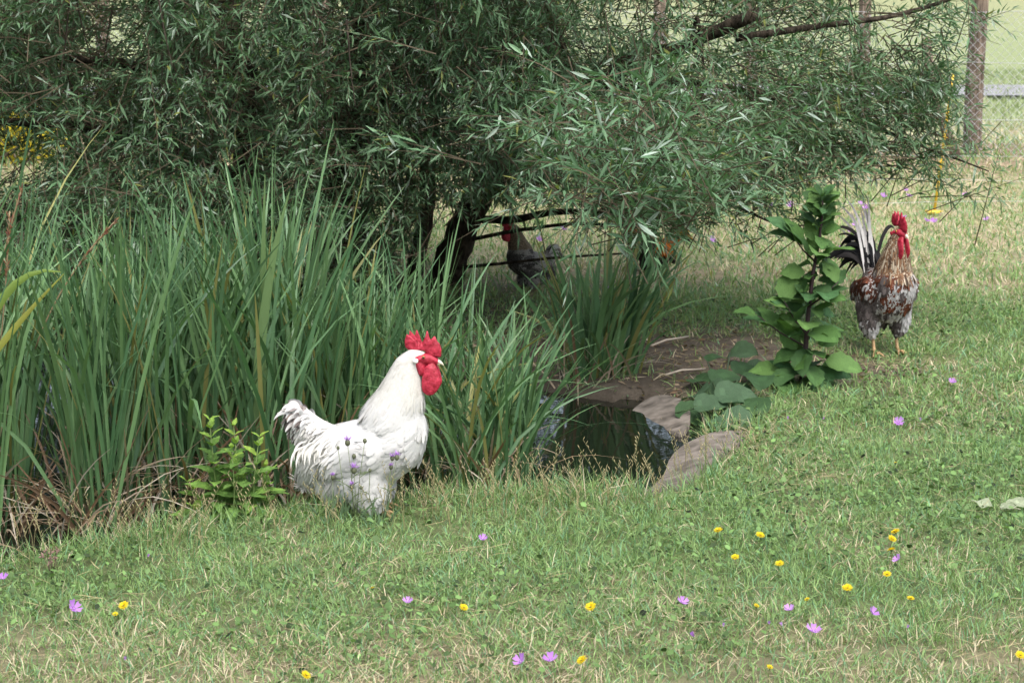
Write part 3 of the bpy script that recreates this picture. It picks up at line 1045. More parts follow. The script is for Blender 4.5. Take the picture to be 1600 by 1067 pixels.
# loose straw lying on the lawn
r = np.random.default_rng(211)
x, y = scatter(6000, (-3.2, 3.4), (5.2, 12.5), r)
ok = (pond_sd(np.stack([x, y], -1)) > 0.03) & (r.random(len(x)) < 0.25 + straw(x, y))
x, y = x[ok], y[ok]
k = len(x)
ang = r.uniform(0, 6.283, k)
d = np.stack([np.cos(ang), np.sin(ang), r.normal(0.12, 0.15, k)], -1)
me = ribbon_mesh('loose_straw', M['grass'], np.array([0.42, 0.34, 0.19]) * r.uniform(0.6, 1.2, (k, 1)), np.stack([x, y, ground_z(x, y) + r.uniform(0.015, 0.05, k)], -1), d,
                 np.tile(np.array([0, -0.3, 1.0]), (k, 1)), r.uniform(0.04, 0.12, k), r.uniform(0.0014, 0.0026, k), [(0, 0.9), (0.5, 1.0)], bend=np.stack([r.normal(0, 0.2, k), r.normal(0, 0.2, k), r.normal(0, 0.1, k)], -1))
tag(link('loose_straw', me), 'loose dry straw lying through the lawn', 'straw', kind='stuff')

r = np.random.default_rng(215)
x, y = scatter(16000, (-3.0, 3.0), (9.3, 13.2), r)
ok = (pond_sd(np.stack([x, y], -1)) > 0.02) & ~on_rim(x, y) & (dirt(x, y) > 0.25 + 0.2 * r.random(len(x)))
x, y = x[ok], y[ok]
k = len(x)
ang = r.uniform(0, 6.283, k)
L = r.uniform(0.01, 0.045, k)
pick = r.integers(0, 4, k)
c = np.array([[.16, .10, .06], [.28, .21, .14], [.07, .05, .035], [.20, .19, .08]])[pick] * r.uniform(.6, 1.3, (k, 1))
me = ribbon_mesh('leaf_litter', M['grass'], c, np.stack([x, y, ground_z(x, y) + r.uniform(0.0, 0.012, k)], -1), np.stack([np.cos(ang), np.sin(ang), r.normal(0, .25, k)], -1),
                 np.stack([r.normal(0, .5, k), r.normal(0, .5, k), np.ones(k)], -1), L, L * r.uniform(.12, .5, k), [(0, .4), (.5, 1.0)], bend=r.normal(0, .2, (k, 3)))
tag(link('leaf_litter', me), 'dry brown leaf litter on the bare soil under the willow', 'leaf litter', kind='stuff')

# upright seed stalks along the pond edge
r = np.random.default_rng(212)
mb = MB()
for _ in range(170):
    t = r.random()
    ppx_ = r.uniform(20, 1200) if t < 0.8 else r.uniform(600, 1150)
    ppy_ = np.interp(ppx_, [0, 450, 850, 1000, 1150], [880, 830, 795, 790, 715]) + r.uniform(-6, 30)
    b0 = on_ground(ppx_, ppy_)
    h = r.uniform(0.10, 0.26)
    lx, ly = r.normal(0, 0.28), r.normal(0, 0.2)
    pts = [b0 + Vector((lx * h * s * s, ly * h * s * s, h * s)) for s in (0, 0.35, 0.65, 1.0)]
    cc = (0.34, 0.30, 0.15) if r.random() < 0.6 else (0.2, 0.24, 0.09)
    mb.tube(pts, [0.001, 0.0009, 0.0008, 0.0006], 3, cc, cap=False)
    for s in np.linspace(0.55, 1.0, 9):
        i = 1 if s < 0.65 else 2
        q = b0 + Vector((lx * h * s * s, ly * h * s * s, h * s))
        e = q + Vector((0.006 * (1 if r.random() < 0.5 else -1), 0, 0.012))
        mb.tube([q, q.lerp(e, 0.5), e], [0.0007, 0.0019, 0.0005], 3, (0.42, 0.36, 0.2), cap=False)
tag(mb.build('seed_grass', M['grass']), 'thin pale grass seed stalks along the pond edge', 'grass', kind='stuff')


# ------------------------------------------------------------------ birds (local axes: +X forward, +Y its left, +Z up)
def ico():
    bm = bmesh.new()
    bmesh.ops.create_icosphere(bm, subdivisions=2, radius=1.0)
    v = np.array([x.co[:] for x in bm.verts])
    f = np.array([[q.index for q in x.verts] for x in bm.faces])
    bm.free()
    return v, f


ICO_V, ICO_F = ico()


def blob_mesh(chains, voxel, smooth=8):
    """chains of (x, y, z, r, width factor, height factor): one continuous skin around them"""
    Vs, Fs, o = [], [], 0
    for ch in chains:
        ch = [tuple(c) + (1.0,) * (6 - len(c)) for c in ch]
        for i in range(max(1, len(ch) - 1)):
            a = np.array(ch[i])
            b = np.array(ch[min(i + 1, len(ch) - 1)])
            for t in np.linspace(0, 1, 7):
                q = a + (b - a) * t
                Vs.append(ICO_V * np.array([q[3], q[3] * q[4], q[3] * q[5]]) + q[:3])
                Fs.append(ICO_F + o)
                o += len(ICO_V)
    V, F = np.concatenate(Vs), np.concatenate(Fs)
    me = raw_mesh('blob', V, F.ravel(), np.arange(len(F)) * 3, np.full(len(F), 3))
    ob = bpy.data.objects.new('blob', me)
    COL.objects.link(ob)
    rm = ob.modifiers.new('r', 'REMESH')
    rm.mode, rm.voxel_size = 'VOXEL', voxel
    sm = ob.modifiers.new('s', 'SMOOTH')
    sm.factor, sm.iterations = 0.5, smooth
    dg = bpy.context.evaluated_depsgraph_get()
    out = bpy.data.meshes.new_from_object(ob.evaluated_get(dg))
    bpy.data.objects.remove(ob)
    out.polygons.foreach_set('use_smooth', np.ones(len(out.polygons), bool))
    return out


def face_data(me):
    n = len(me.polygons)
    c, nn, a = np.zeros(n * 3), np.zeros(n * 3), np.zeros(n)
    me.polygons.foreach_get('center', c)
    me.polygons.foreach_get('normal', nn)
    me.polygons.foreach_get('area', a)
    return c.reshape(-1, 3), nn.reshape(-1, 3), a


COMB = [(.258, .560), (.260, .592), (.253, .612), (.246, .618), (.236, .640), (.226, .622), (.219, .626), (.209, .660), (.199, .627), (.190, .611), (.184, .616), (.177, .633), (.171, .660),
        (.164, .634), (.158, .637), (.146, .656), (.143, .636), (.135, .642), (.128, .618), (.129, .596), (.145, .580), (.17, .584), (.2, .583), (.23, .565)]


def comb_mesh(T):
    """a thick fleshy blade with a saw edge. T: head-profile point (x, y, z) -> bird space"""
    pts = np.array(COMB)
    q = np.roll(pts, -1, 0)
    p = np.stack([0.82 * pts + 0.18 * q, 0.18 * pts + 0.82 * q], 1).reshape(-1, 2)
    cen = np.array([.195, .596])
    n = len(p)
    mb = MB()
    V, F = [], []
    rings = [(1.0, 0.0), (0.93, 0.0042), (0.7, 0.0075), (0.35, 0.0085)]
    for sgn in (1, -1):
        o = len(V)
        for s, z in rings:
            for x, h in p:
                xx, hh = cen[0] + (x - cen[0]) * s, cen[1] + (h - cen[1]) * (s if h > .59 else (1 - (1 - s) * 0.5))
                wv = 0.006 * math.sin((xx - .12) * 38)
                V.append(T((xx, sgn * z + wv, hh)))
        for k in range(3):
            for i in range(n):
                j = (i + 1) % n
                f = (o + k * n + i, o + k * n + j, o + (k + 1) * n + j, o + (k + 1) * n + i)
                F.append(f if sgn < 0 else f[::-1])
        cap = tuple(o + 3 * n + i for i in range(n))
        F.append(cap if sgn < 0 else cap[::-1])
    mb.add(V, F)
    return mb.mesh('comb', M['red'], True)


def add_head(root, T, wattle=1.0, comb=True, lobe='lobe'):
    def tm(chains, voxel, name, mat, sm=4):
        me = blob_mesh(chains, voxel, sm)
        v = np.zeros(len(me.vertices) * 3)
        me.vertices.foreach_get('co', v)
        v = np.array([T(q)[:] for q in v.reshape(-1, 3)])
        me.vertices.foreach_set('co', v.ravel())
        me.materials.clear()
        me.materials.append(mat)
        me.update()
        return link(name, me, root)
    if comb:
        link('comb', comb_mesh(T), root)
    tm([[(.180, 0, .556, .0285, 1.18, .60), (.205, 0, .556, .0290, 1.0, .74), (.230, 0, .548, .021, .85, 1.0)], [(.182, 0, .538, .024, 1.35, 1.2), (.190, 0, .512, .018, 1.8, 1.2)]], 0.004, 'face', M['red'], 3)
    w = wattle
    for s in (1, -1):
        tm([[(.226, s * .012, .532, .014, .6), (.222, s * .020, .508, .029 * w, .42, 1.05), (.224, s * .024, .474, .036 * w, .30, 1.0), (.219, s * .023, .455, .030 * w, .34, 1.0)]], 0.0035, 'wattle', M['red'], 3)
        tm([[(.172, s * .037, .553, .0115, .5, .9)]], 0.003, 'ear_lobe', M[lobe], 2)
        e = MB()
        e.ball(T((.199, s * .0285, .5645)), 0.0066, seg=12, ring=8)
        eo = e.build('eye', M['iris'], root)
        e = MB()
        e.ball(T((.1995, s * .0325, .5647)), 0.0040, seg=10, ring=6)
        e.build('pupil', M['eye'], eo)
    # hooked beak: an upper and a lower half
    for nm, z0, drop, w0, ln in (('upper_beak', .552, .020, .0125, .045), ('lower_beak', .541, .006, .009, .032)):
        pts, rr = [], []
        for t in np.linspace(0, 1, 7):
            pts.append(T((.222 + ln * t, 0, z0 - drop * t ** 2.2)))
            rr.append(w0 * (1 - t) ** 0.7 * 0.95 + 0.0012)
        MB().tube(pts, rr, 8).build(nm, M['beak'], root)


def leg(root, x, y, top, spread=0.0, r=0.0085, yaw=0.0):
    mb = MB()
    foot = Vector((x + 0.015, y, 0.012))
    mb.tube([(x - 0.012, y, top), (x - 0.018, y, top * 0.6), (x, y, 0.03), foot], [r * 1.15, r, r * 1.05, r * 1.1], 8, rough=0.06)
    o = mb.build('leg', M['shank'], root)
    for a, ln in ((-0.55, .062), (0.0, .075), (0.55, .062), (math.pi * 0.93, .032)):
        d = Vector((math.cos(a + yaw), math.sin(a + yaw), 0))
        t = MB()
        t.tube([foot, foot + d * ln * 0.4 + Vector((0, 0, .004)), foot + d * ln * 0.8 - Vector((0, 0, .004)), foot + d * ln - Vector((0, 0, .011))], [r * .85, r * .7, r * .55, .0015], 6)
        t.build('toe', M['shank'], o)


def plumage(root, me, field, n, seed, sink=0.002):
    r = np.random.default_rng(seed)
    c, nn, a = face_data(me)
    pick = r.choice(len(c), n, p=a / a.sum())
    p = c[pick] + r.normal(0, 0.002, (n, 3))
    nr = nn[pick]
    flow, L, W, lift, col, keep = field(p, nr, r)
    flow = nrm(flow - nr * (flow * nr).sum(1, keepdims=True)) + r.normal(0, 0.07, (n, 3))
    d = nrm(nrm(flow) * np.cos(lift)[:, None] + nr * np.sin(lift)[:, None])
    k = keep
    fm = ribbon_mesh('plumage', M['feather'], col[k], (p - nr * sink)[k], d[k], nr[k] + r.normal(0, 0.06, (k.sum(), 3)), L[k], W[k],
                     [(0, .35), (.35, .9), (.7, 1.0), (.9, .6)], bend=(-nr * r.uniform(.08, .24, (n, 1)))[k] + np.array([0, 0, -.03]), fold=-0.10, three=True, smooth=True)
    return link('plumage', fm, root)


def feather_path(start, d0, ln, curl, n=12, side=(0, 0, 0)):
    """starts along d0 and bends over towards the ground"""
    p, d = Vector(start), Vector(d0).normalized()
    pts = [p.copy()]
    for i in range(n):
        d = (d + (Vector((-0.35, 0, -1)) + Vector(side)) * curl * (i / n) * 1.1 / n * 3).normalized()
        p = p + d * (ln / n)
        pts.append(p.copy())
    return pts


def tail_feather(root, start, d0, ln, curl, w, col, side=(0, 0, 0), nv=(0.2, 1, 0.2), tipcol=None):
    pts = feather_path(start, d0, ln, curl, side=side)
    n = len(pts)
    prof = [min(1, .35 + 2.2 * i / n) * (1 - max(0, (i / (n - 1) - .62) / .38) ** 1.7 * .93) for i in range(n)]
    cols = None
    if tipcol is not None:
        cols = [tuple(np.array(col) * (1 - min(1, max(0, i / n - .3) * 2.2)) + np.array(tipcol) * min(1, max(0, i / n - .3) * 2.2)) for i in range(n)]
    link('tail_feather', path_ribbon('tail_feather', M['feather'], pts, [w * q for q in prof], nv, tuple(col), fold=0.12, cols=cols), root)


def paint_body(me, colf, seed):
    n = len(me.polygons)
    c, nn, a = face_data(me)
    col = np.ones((n, 4), np.float32)
    col[:, :3] = colf(c, np.random.default_rng(seed))
    me.attributes.new('col', 'FLOAT_COLOR', 'FACE').data.foreach_set('color', col.ravel())
    me.materials.clear()
    me.materials.append(M['feather'])


WHITE_CHAINS = [
    [(-.135, 0, .212, .088, 1.08), (-.05, 0, .208, .122, 1.02), (.02, 0, .215, .132, 1.0), (.085, 0, .25, .120, 1.0), (.112, 0, .30, .100, 1.0)],
    [(.075, 0, .32, .115, .95), (.110, 0, .40, .092, .9), (.124, 0, .465, .070, .88), (.135, 0, .525, .049, .9), (.156, 0, .557, .033, .95), (.190, 0, .564, .021, .9)],
    [(-.13, 0, .225, .080, 1.0), (-.19, 0, .265, .066, .85), (-.235, 0, .310, .052, .75), (-.258, 0, .338, .046, .7)],
    [(-.14, 0, .22, .088, 1.1), (-.185, 0, .19, .075, 1.1), (-.215, 0, .15, .055, 1.1), (-.22, 0, .12, .04, 1.1)],
    [(-.02, .06, .13, .095, .8), (.01, .065, .080, .075, .8)], [(-.02, -.06, .13, .095, .8), (.01, -.065, .080, .075, .8)],
    [(-.135, 0, .15, .088, 1.15), (-.115, 0, .105, .078, 1.15), (-.03, 0, .08, .07, 1.1)],
    [(.0, .118, .225, .062, .45), (-.10, .115, .20, .05, .45), (-.15, .10, .18, .03, .5)], [(.0, -.118, .225, .062, .45), (-.10, -.115, .20, .05, .45), (-.15, -.10, .18, .03, .5)],
]


def side_field(colf, big=1.0):
    def field(p, nr, r):
        n = len(p)
        x, z = p[:, 0], p[:, 2]
        neck = sstep(.30, .40, z + .25 * (x - .05)) * (x > -.02)
        saddle = sstep(-.02, -.13, x)
        low = sstep(.17, .10, z) * (1 - saddle)
        flow = np.tile(np.array([-1.0, 0, -.35]), (n, 1))
        flow = flow * (1 - neck)[:, None] + np.array([-.42, 0, -1.0]) * neck[:, None]
        flow = flow * (1 - saddle)[:, None] + np.array([-.55, 0, -1.0]) * saddle[:, None]
        flow = flow * (1 - low)[:, None] + np.array([-.25, 0, -1.0]) * low[:, None]
        L = .038 * (1 - neck) + .055 * neck
        L = L * (1 - saddle) + .060 * saddle
        L = np.where(z > .53, .014, np.where(z > .5, .025, L)) * r.uniform(.75, 1.2, n) * big
        W = (.020 * (1 - neck) + .0065 * neck) * (1 - saddle) + .008 * saddle
        W = np.where(z > .53, .006, W) * r.uniform(.8, 1.15, n) * big
        lift = r.uniform(.015, .07, n) * (1 - .6 * neck) + low * r.uniform(0, .2, n)
        keep = ~((z > .515) & (x > .166) & (z < .574 + (x - .16) * .2))
        return flow, L, W, lift, colf(p, r), keep
    return field


def white_col(p, r):
    n = len(p)
    c = np.tile(np.array([.595, .588, .565]), (n, 1))
    neck = sstep(.36, .44, p[:, 2]) * (p[:, 0] > 0)
    sad = sstep(-.06, -.15, p[:, 0])
    q = np.clip(neck * .8 + sad * .5, 0, 1)[:, None]
    c = c * (1 - q) + np.array([.605, .585, .525]) * q
    g = (fbm(p * 16, 71, 2) > .70)[:, None]
    c = np.where(g, c * np.array([.93, .92, .92]), c)
    tl = (p[:, 0] < -.215) & (p[:, 2] > .235) & (fbm(p * 22, 73, 2) + r.normal(0, .06, n) > .41) & (p[:, 0] < -.222 - .1 * (p[:, 2] - .3))
    c[tl] = np.array([.17, .145, .135]) * r.uniform(.6, 1.8, (tl.sum(), 1))
    spot = (np.hypot(p[:, 0] - .075, p[:, 2] - .268) < .0045) & (p[:, 1] < 0)
    c[spot] = np.array([.10, .11, .14])
    return c * np.where((neck + sad > .4)[:, None], r.uniform(.92, 1.04, (n, 1)), r.uniform(.96, 1.03, (n, 1)))


def flat_T(p):
    return Vector(p)


def side_bird(name, label, cat, loc, rz, scale, colf, n, seed, tail, group=None, comb=True, legs_top=.12):
    root = empty(name, loc, label, cat, group, rz)
    root.scale = (scale,) * 3
    me = blob_mesh(WHITE_CHAINS, 0.0075)
    paint_body(me, colf, seed)
    link('body', me, root)
    plumage(root, me, side_field(colf), n, seed)
    add_head(root, flat_T, comb=comb)
    leg(root, .005, .062, legs_top)
    leg(root, .02, -.062, legs_top)
    tail(root)
    return root


def white_tail(root):
    r = random.Random(5)
    for i in range(120):
        t = i / 45
        v = r.uniform(-.055, .055)
        back = r.random()
        st = (-.19 - .065 * back, v * .8, .285 + .06 * back - abs(v) * .3)
        el = R(r.uniform(45, 98))
        d = (-math.cos(el), v * 2.2, math.sin(el))
        dark = (r.random() < (.72 if v < .015 and el < R(78) else .15))
        col = (.60, .59, .575) if not dark else r.choice([(.16, .13, .12), (.26, .2, .17), (.34, .31, .3)])
        tail_feather(root, st, d, r.uniform(.06, .105), r.uniform(1.4, 2.8), r.uniform(.010, .018), col, side=(0, v * 6, 0), nv=(.5 + r.uniform(-.3, .3), -1 if v < 0 else 1, .3), tipcol=(.6, .59, .57) if dark and r.random() < .6 else None)
    for i in range(56):        # long saddle hackles falling over the flank
        s = -1 if i % 3 else 1
        x = r.uniform(-.225, -.05)
        st = (x, s * r.uniform(.03, .085), .285 - (x + .06) * -.15 + r.uniform(-.03, .01))
        tail_feather(root, st, (-.7, s * .5, -.1), r.uniform(.07, .13), r.uniform(1.6, 2.8), r.uniform(.006, .010), (.60, .585, .535), side=(.45, s * .3, 0), nv=(.3, s, .35))


p0 = on_ground(579, 797)
side_bird('rooster', 'big white rooster with red comb and wattles, standing beside the pond reeds', 'rooster', p0 + Vector((0, 0, .0)), R(-6), 1.0, white_col, 10500, 301, white_tail)


# mottled rooster, coming towards the camera with its head turned
MOT = [
    [(-.14, 0, .27, .095, 1.0), (-.04, 0, .285, .13, 1.02), (.04, 0, .295, .138, 1.02), (.085, 0, .335, .118, 1.05)],
    [(.07, 0, .38, .105, 1.05), (.09, 0, .45, .083, 1.0), (.105, 0, .52, .058, 1.0), (.112, 0, .565, .038, 1.0), (.115, 0, .59, .030, 1.0)],
    [(-.13, 0, .29, .085, 1.0), (-.18, 0, .34, .06, .85)],
    [(-.02, .085, .235, .092, .85), (-.01, .088, .17, .072, .85), (0, .085, .125, .045, .9)], [(-.02, -.085, .235, .092, .85), (-.01, -.088, .17, .072, .85), (0, -.085, .125, .045, .9)],
    [(-.10, 0, .2, .09, 1.1)],
    [(.02, .135, .31, .07, .4), (-.12, .125, .29, .05, .5)], [(.02, -.135, .31, .07, .4), (-.12, -.125, .29, .05, .5)],
]


def mot_col(p, r):
    n = len(p)
    f = fbm(p * np.array([13, 13, 13]), 81, 3) + r.normal(0, .085, n)
    g = fbm(p * np.array([20, 20, 20]), 85, 2) + r.normal(0, .06, n)
    c = np.tile(np.array([.47, .455, .445]), (n, 1)) * r.uniform(.7, 1.25, (n, 1))
    brown = (f > .555) & (p[:, 2] > .21) & (p[:, 2] < .47)
    c[brown] = np.array([.115, .040, .022]) * r.uniform(.6, 1.5, (brown.sum(), 1))
    dark = (g > .56) & (p[:, 2] < .42)
    c[dark] = np.array([.10, .085, .08]) * r.uniform(.6, 1.6, (dark.sum(), 1))
    wing = (np.abs(p[:, 1]) > .11) & (p[:, 2] > .28) & (r.random(n) < .42)
    c[wing] = np.array([.085, .032, .02]) * r.uniform(.5, 1.4, (wing.sum(), 1))
    hack = (p[:, 2] + p[:, 0] * .3 > .44)
    t = r.random(n)
    hc = np.where((t < .2)[:, None], np.array([.10, .065, .045]), np.where((t < .7)[:, None], np.array([.22, .125, .07]), np.array([.46, .38, .28])))
    hc = hc * r.uniform(.7, 1.2, (n, 1))
    return np.where(hack[:, None], hc, c)


def mot_field(p, nr, r):
    n = len(p)
    z = p[:, 2]
    neck = sstep(.40, .46, z + .3 * p[:, 0])
    low = sstep(.24, .15, z)
    flow = np.tile(np.array([-.55, 0, -1.0]), (n, 1)) * (1 - neck)[:, None] + np.array([-.1, 0, -1.0]) * neck[:, None]
    L = (.028 * (1 - neck) + .055 * neck) * r.uniform(.75, 1.2, n)
    L = np.where(z > .55, .018, L)
    W = (.015 * (1 - neck) + .008 * neck) * r.uniform(.8, 1.2, n)
    W = np.where(z > .55, .007, W)
    lift = r.uniform(.03, .16, n) + low * r.uniform(0, .5, n)
    return flow, L, W, lift, mot_col(p, r), z < .585


p1 = on_ground(1382, 556)
mot = empty('rooster', p1, 'mottled brown, grey and white rooster with arched dark tail, standing on open grass', 'rooster', None, R(-74))
mot.scale = (.97, .89, 1.04)
mot.location.z += .012
me = blob_mesh(MOT, 0.0075)
paint_body(me, mot_col, 302)
link('body', me, mot)
plumage(mot, me, mot_field, 6500, 302)
HY = R(16)


def mot_T(p):
    x, y, z = p[0] - .183, p[1], p[2] - .556
    return Vector((.113 + x * math.cos(HY) - y * math.sin(HY), x * math.sin(HY) + y * math.cos(HY), .590 + z))


add_head(mot, mot_T, wattle=.92, lobe='red')
leg(mot, .0, .075, .15, yaw=.1)
leg(mot, .02, -.075, .15, yaw=-.1)
rr_ = random.Random(9)
for i in range(54):
    v = rr_.uniform(-.05, .04)
    el = R(rr_.uniform(45, 88))
    st = (-.165 + rr_.uniform(-.03, .02), v, .36 + rr_.uniform(-.02, .03))
    white = i % 5 == 0
    col = (.62, .60, .57) if white else rr_.choice([(.008, .008, .009), (.012, .012, .013), (.02, .018, .018)])
    tail_feather(mot, st, (-math.cos(el), v * 4 - .02 + rr_.uniform(-.15, .15), math.sin(el)), rr_.uniform(.28, .42) if white else rr_.uniform(.20, .34), rr_.uniform(.1, .5) if white else rr_.uniform(1.0, 2.6),
                 rr_.uniform(.018, .026) if white else rr_.uniform(.02, .032), col, side=(0, v * 9 + rr_.uniform(-.9, .3), 0), nv=(1, .3, .3), tipcol=(.2, .19, .19) if white else None)


def grey_col(p, r):
    n = len(p)
    f = fbm(p * 14, 95, 2) + r.normal(0, .08, n)
    c = np.tile(np.array([.06, .056, .055]), (n, 1)) * r.uniform(.5, 2.0, (n, 1))
    c[f > .54] = np.array([.26, .25, .24])
    up = (p[:, 2] > .36)
    c[up] = np.array([.22, .17, .12]) * r.uniform(.4, 1.3, (up.sum(), 1))
    return c


def grey_tail(root):
    r = random.Random(15)
    for i in range(22):
        v = r.uniform(-.05, .05)
        el = R(r.uniform(20, 75))
        tail_feather(root, (-.18, v, .28), (-math.cos(el), v * 2, math.sin(el)), r.uniform(.10, .17), r.uniform(.8, 1.4), .03, (.6, .59, .58) if r.random() < .7 else (.12, .11, .11), nv=(.4, -1, .3))


side_bird('hen', 'dark grey chicken with pale tail, under the willow beside its leaning trunk', 'chicken', on_ground(826, 450), R(205), .66, grey_col, 1500, 303, grey_tail)


def orange_col(p, r):
    n = len(p)
    c = np.tile(np.array([.02, .018, .016]), (n, 1)) * r.uniform(.5, 1.8, (n, 1))
    hk = (p[:, 2] > .37) | (p[:, 0] < -.07) & (p[:, 2] > .17)
    c[hk] = np.array([.40, .12, .02]) * r.uniform(.5, 1.4, (hk.sum(), 1))
    return c


def orange_tail(root):
    r = random.Random(16)
    for i in range(26):
        v = r.uniform(-.05, .05)
        el = R(r.uniform(30, 80))
        tail_feather(root, (-.18, v, .28), (-math.cos(el), v * 2, math.sin(el)), r.uniform(.2, .32), r.uniform(.8, 1.5), .03, (.02, .02, .018) if i % 3 else (.45, .2, .03), nv=(.4, -1, .3))


side_bird('rooster', 'black and orange rooster half hidden behind the hanging willow spray', 'rooster', on_ground(1012, 424), R(176), .66, orange_col, 1500, 304, orange_tail)


# ------------------------------------------------------------------ broad-leaved plants
def leaf_mesh(name, col, shape, wav, droop, seed, teeth=0.0, nu=8):
    """unit leaf along +Y, face up, three strips each side of a raised midrib"""
    r = random.Random(seed)
    V, F, C = [], [], []
    vs = (-1, -.55, 0, .55, 1)
    ph = r.random() * 6
    for i in range(nu + 1):
        t = i / nu
        w = np.interp(t, [q[0] for q in shape], [q[1] for q in shape]) * (1 + (teeth * (1 if i % 2 else -1) if 0 < i < nu else 0))
        for s in vs:
            z = -droop * t * t + .10 * w * abs(s) * 1.2 + wav * math.sin(t * 9 + ph + s * 2) * abs(s) * .6
            V.append((s * w * .5, t, z))
    for i in range(nu):
        for j in range(4):
            a = i * 5 + j
            F.append((a, a + 1, a + 6, a + 5))
            C.append(tuple(np.array(col) * (1.25 if j in (1, 2) and i < nu - 1 and r.random() < .35 else 1.0) * r.uniform(.92, 1.08)))
    mb = MB()
    mb.v, mb.f, mb.c = V, F, C
    return mb.mesh(name, M['broad'], True)


def orient(base, d, up, L, W=None):
    d = Vector(d).normalized()
    x = d.cross(Vector(up))
    if x.length < 1e-3:
        x = d.cross(Vector((1, 0, .2)))
    x.normalize()
    z = x.cross(d)
    mw = Matrix((x, d, z)).transposed().to_4x4() @ Matrix.Diagonal((W or L, L, L, 1))
    mw.translation = Vector(base)
    return mw


OV = [(0, .05), (.12, .35), (.3, .62), (.5, .66), (.75, .45), (.92, .18), (1, .01)]
LAN = [(0, .05), (.15, .28), (.35, .42), (.6, .33), (.85, .14), (1, .01)]
HRT = [(0, .25), (.1, .6), (.3, .85), (.55, .78), (.8, .45), (1, .02)]
ov = [leaf_mesh('leaf', c, OV, .06, .25, 400 + i, .10) for i, c in enumerate([(.06, .13, .035), (.075, .16, .04), (.05, .11, .035), (.10, .19, .05), (.06, .14, .05)])]
ht = [leaf_mesh('leaf', c, HRT, .07, .2, 420 + i, .05) for i, c in enumerate([(.036, .080, .030), (.045, .095, .036), (.04, .085, .034), (.06, .11, .055)])]
ln_ = [leaf_mesh('leaf', c, LAN, .03, .3, 440 + i, .14) for i, c in enumerate([(.14, .25, .05), (.16, .28, .05), (.11, .21, .045), (.12, .22, .05)])]
ltop = [leaf_mesh('leaf', c, LAN, .03, .15, 450 + i, .1) for i, c in enumerate([(.24, .36, .06), (.21, .34, .06)])]

rp = random.Random(21)
b0 = on_ground(1258, 606)
st_ = empty('leafy_stalk', b0, 'tall single-stalked weed with broad green leaves, beside the mottled rooster', 'plant')
DEP = b0.y
top_px = [(1250, 606), (1258, 560), (1262, 500), (1270, 430), (1281, 370), (1286, 325), (1284, 305)]
pts = [P(x, y, DEP + .02) - b0 for x, y in top_px]
MB().tube(pts, [.013, .012, .011, .009, .007, .005, .003], 7, (.05, .028, .03)).build('stem', M['stem'], st_)
for i in range(130):
    t = ((i + rp.random()) / 130) ** 1.15
    k = t * (len(pts) - 1)
    q = pts[int(k)].lerp(pts[min(int(k) + 1, len(pts) - 1)], k % 1)
    a = i * 2.4 + rp.uniform(-.3, .3)
    L = (.195 * (1 - t) + .075 * t) * rp.uniform(.55, 1.15)
    el = rp.gauss(.0, .42) + t * .45
    d = Vector((math.cos(a) * math.cos(el), math.sin(a) * math.cos(el), math.sin(el)))
    off = d * (.12 * (1 - t) ** 2 * rp.random() + .015)
    link('leaf', ov[rp.randrange(5)], st_, mw=orient(q + off, d, (rp.gauss(0, .5), -.55 + rp.gauss(0, .4), 1), L, L * rp.uniform(.9, 1.25)))
for (x0, y0, x1, y1, y2) in ((1258, 520, 1225, 470, 9), (1262, 480, 1310, 440, 9), (1256, 540, 1180, 490, 9), (1275, 410, 1236, 365, 9)):
    MB().tube([P(x0, y0, DEP) - b0, P((x0 + x1) / 2, (y0 + y1) / 2 + 4, DEP - .02) - b0, P(x1, y1, DEP - .04) - b0], [.005, .004, .002], 5, (.05, .03, .03)).build('side_stem', M['stem'], st_)
    for k in range(4):
        q = P(x0, y0, DEP).lerp(P(x1, y1, DEP - .04), .35 + .2 * k) - b0
        d = (P(x1, y1, DEP - .04) - P(x0, y0, DEP)).normalized() + Vector((rp.gauss(0, .5), rp.gauss(0, .5), rp.gauss(0, .3)))
        link('leaf', ov[rp.randrange(5)], st_, mw=orient(q, d, (0, -.4, 1), rp.uniform(.12, .18)))

b1 = on_ground(1128, 650)
lp = empty('broad_leaf_plant', b1, 'low plant with big dark green leaves sprawling over the concrete pond rim', 'plant')
for i, (x, y) in enumerate([(1085, 640), (1110, 660), (1135, 615), (1165, 600), (1185, 625), (1150, 645), (1120, 590), (1095, 605), (1190, 590), (1160, 570), (1140, 672), (1090, 668), (1175, 650), (1110, 630), (1150, 625)]):
    c = on_ground(x, y) - b1 + Vector((0, 0, rp.uniform(.03, .10)))
    a = rp.uniform(0, 6.28)
    L = rp.uniform(.13, .21)
    d = Vector((math.cos(a), math.sin(a) * .8, rp.uniform(-.15, .25)))
    link('leaf', ht[rp.randrange(4)], lp, mw=orient(c - d.normalized() * L * .5, d, (rp.gauss(0, .3), -.55, 1), L))
    MB().tube([Vector((rp.uniform(-.05, .05), .05, -.01)), (c - d.normalized() * L * .5) * .5 + Vector((0, 0, .03)), c - d.normalized() * L * .5], [.004, .004, .003], 5, (.06, .10, .04)).build('leaf_stalk', M['stem'], lp)

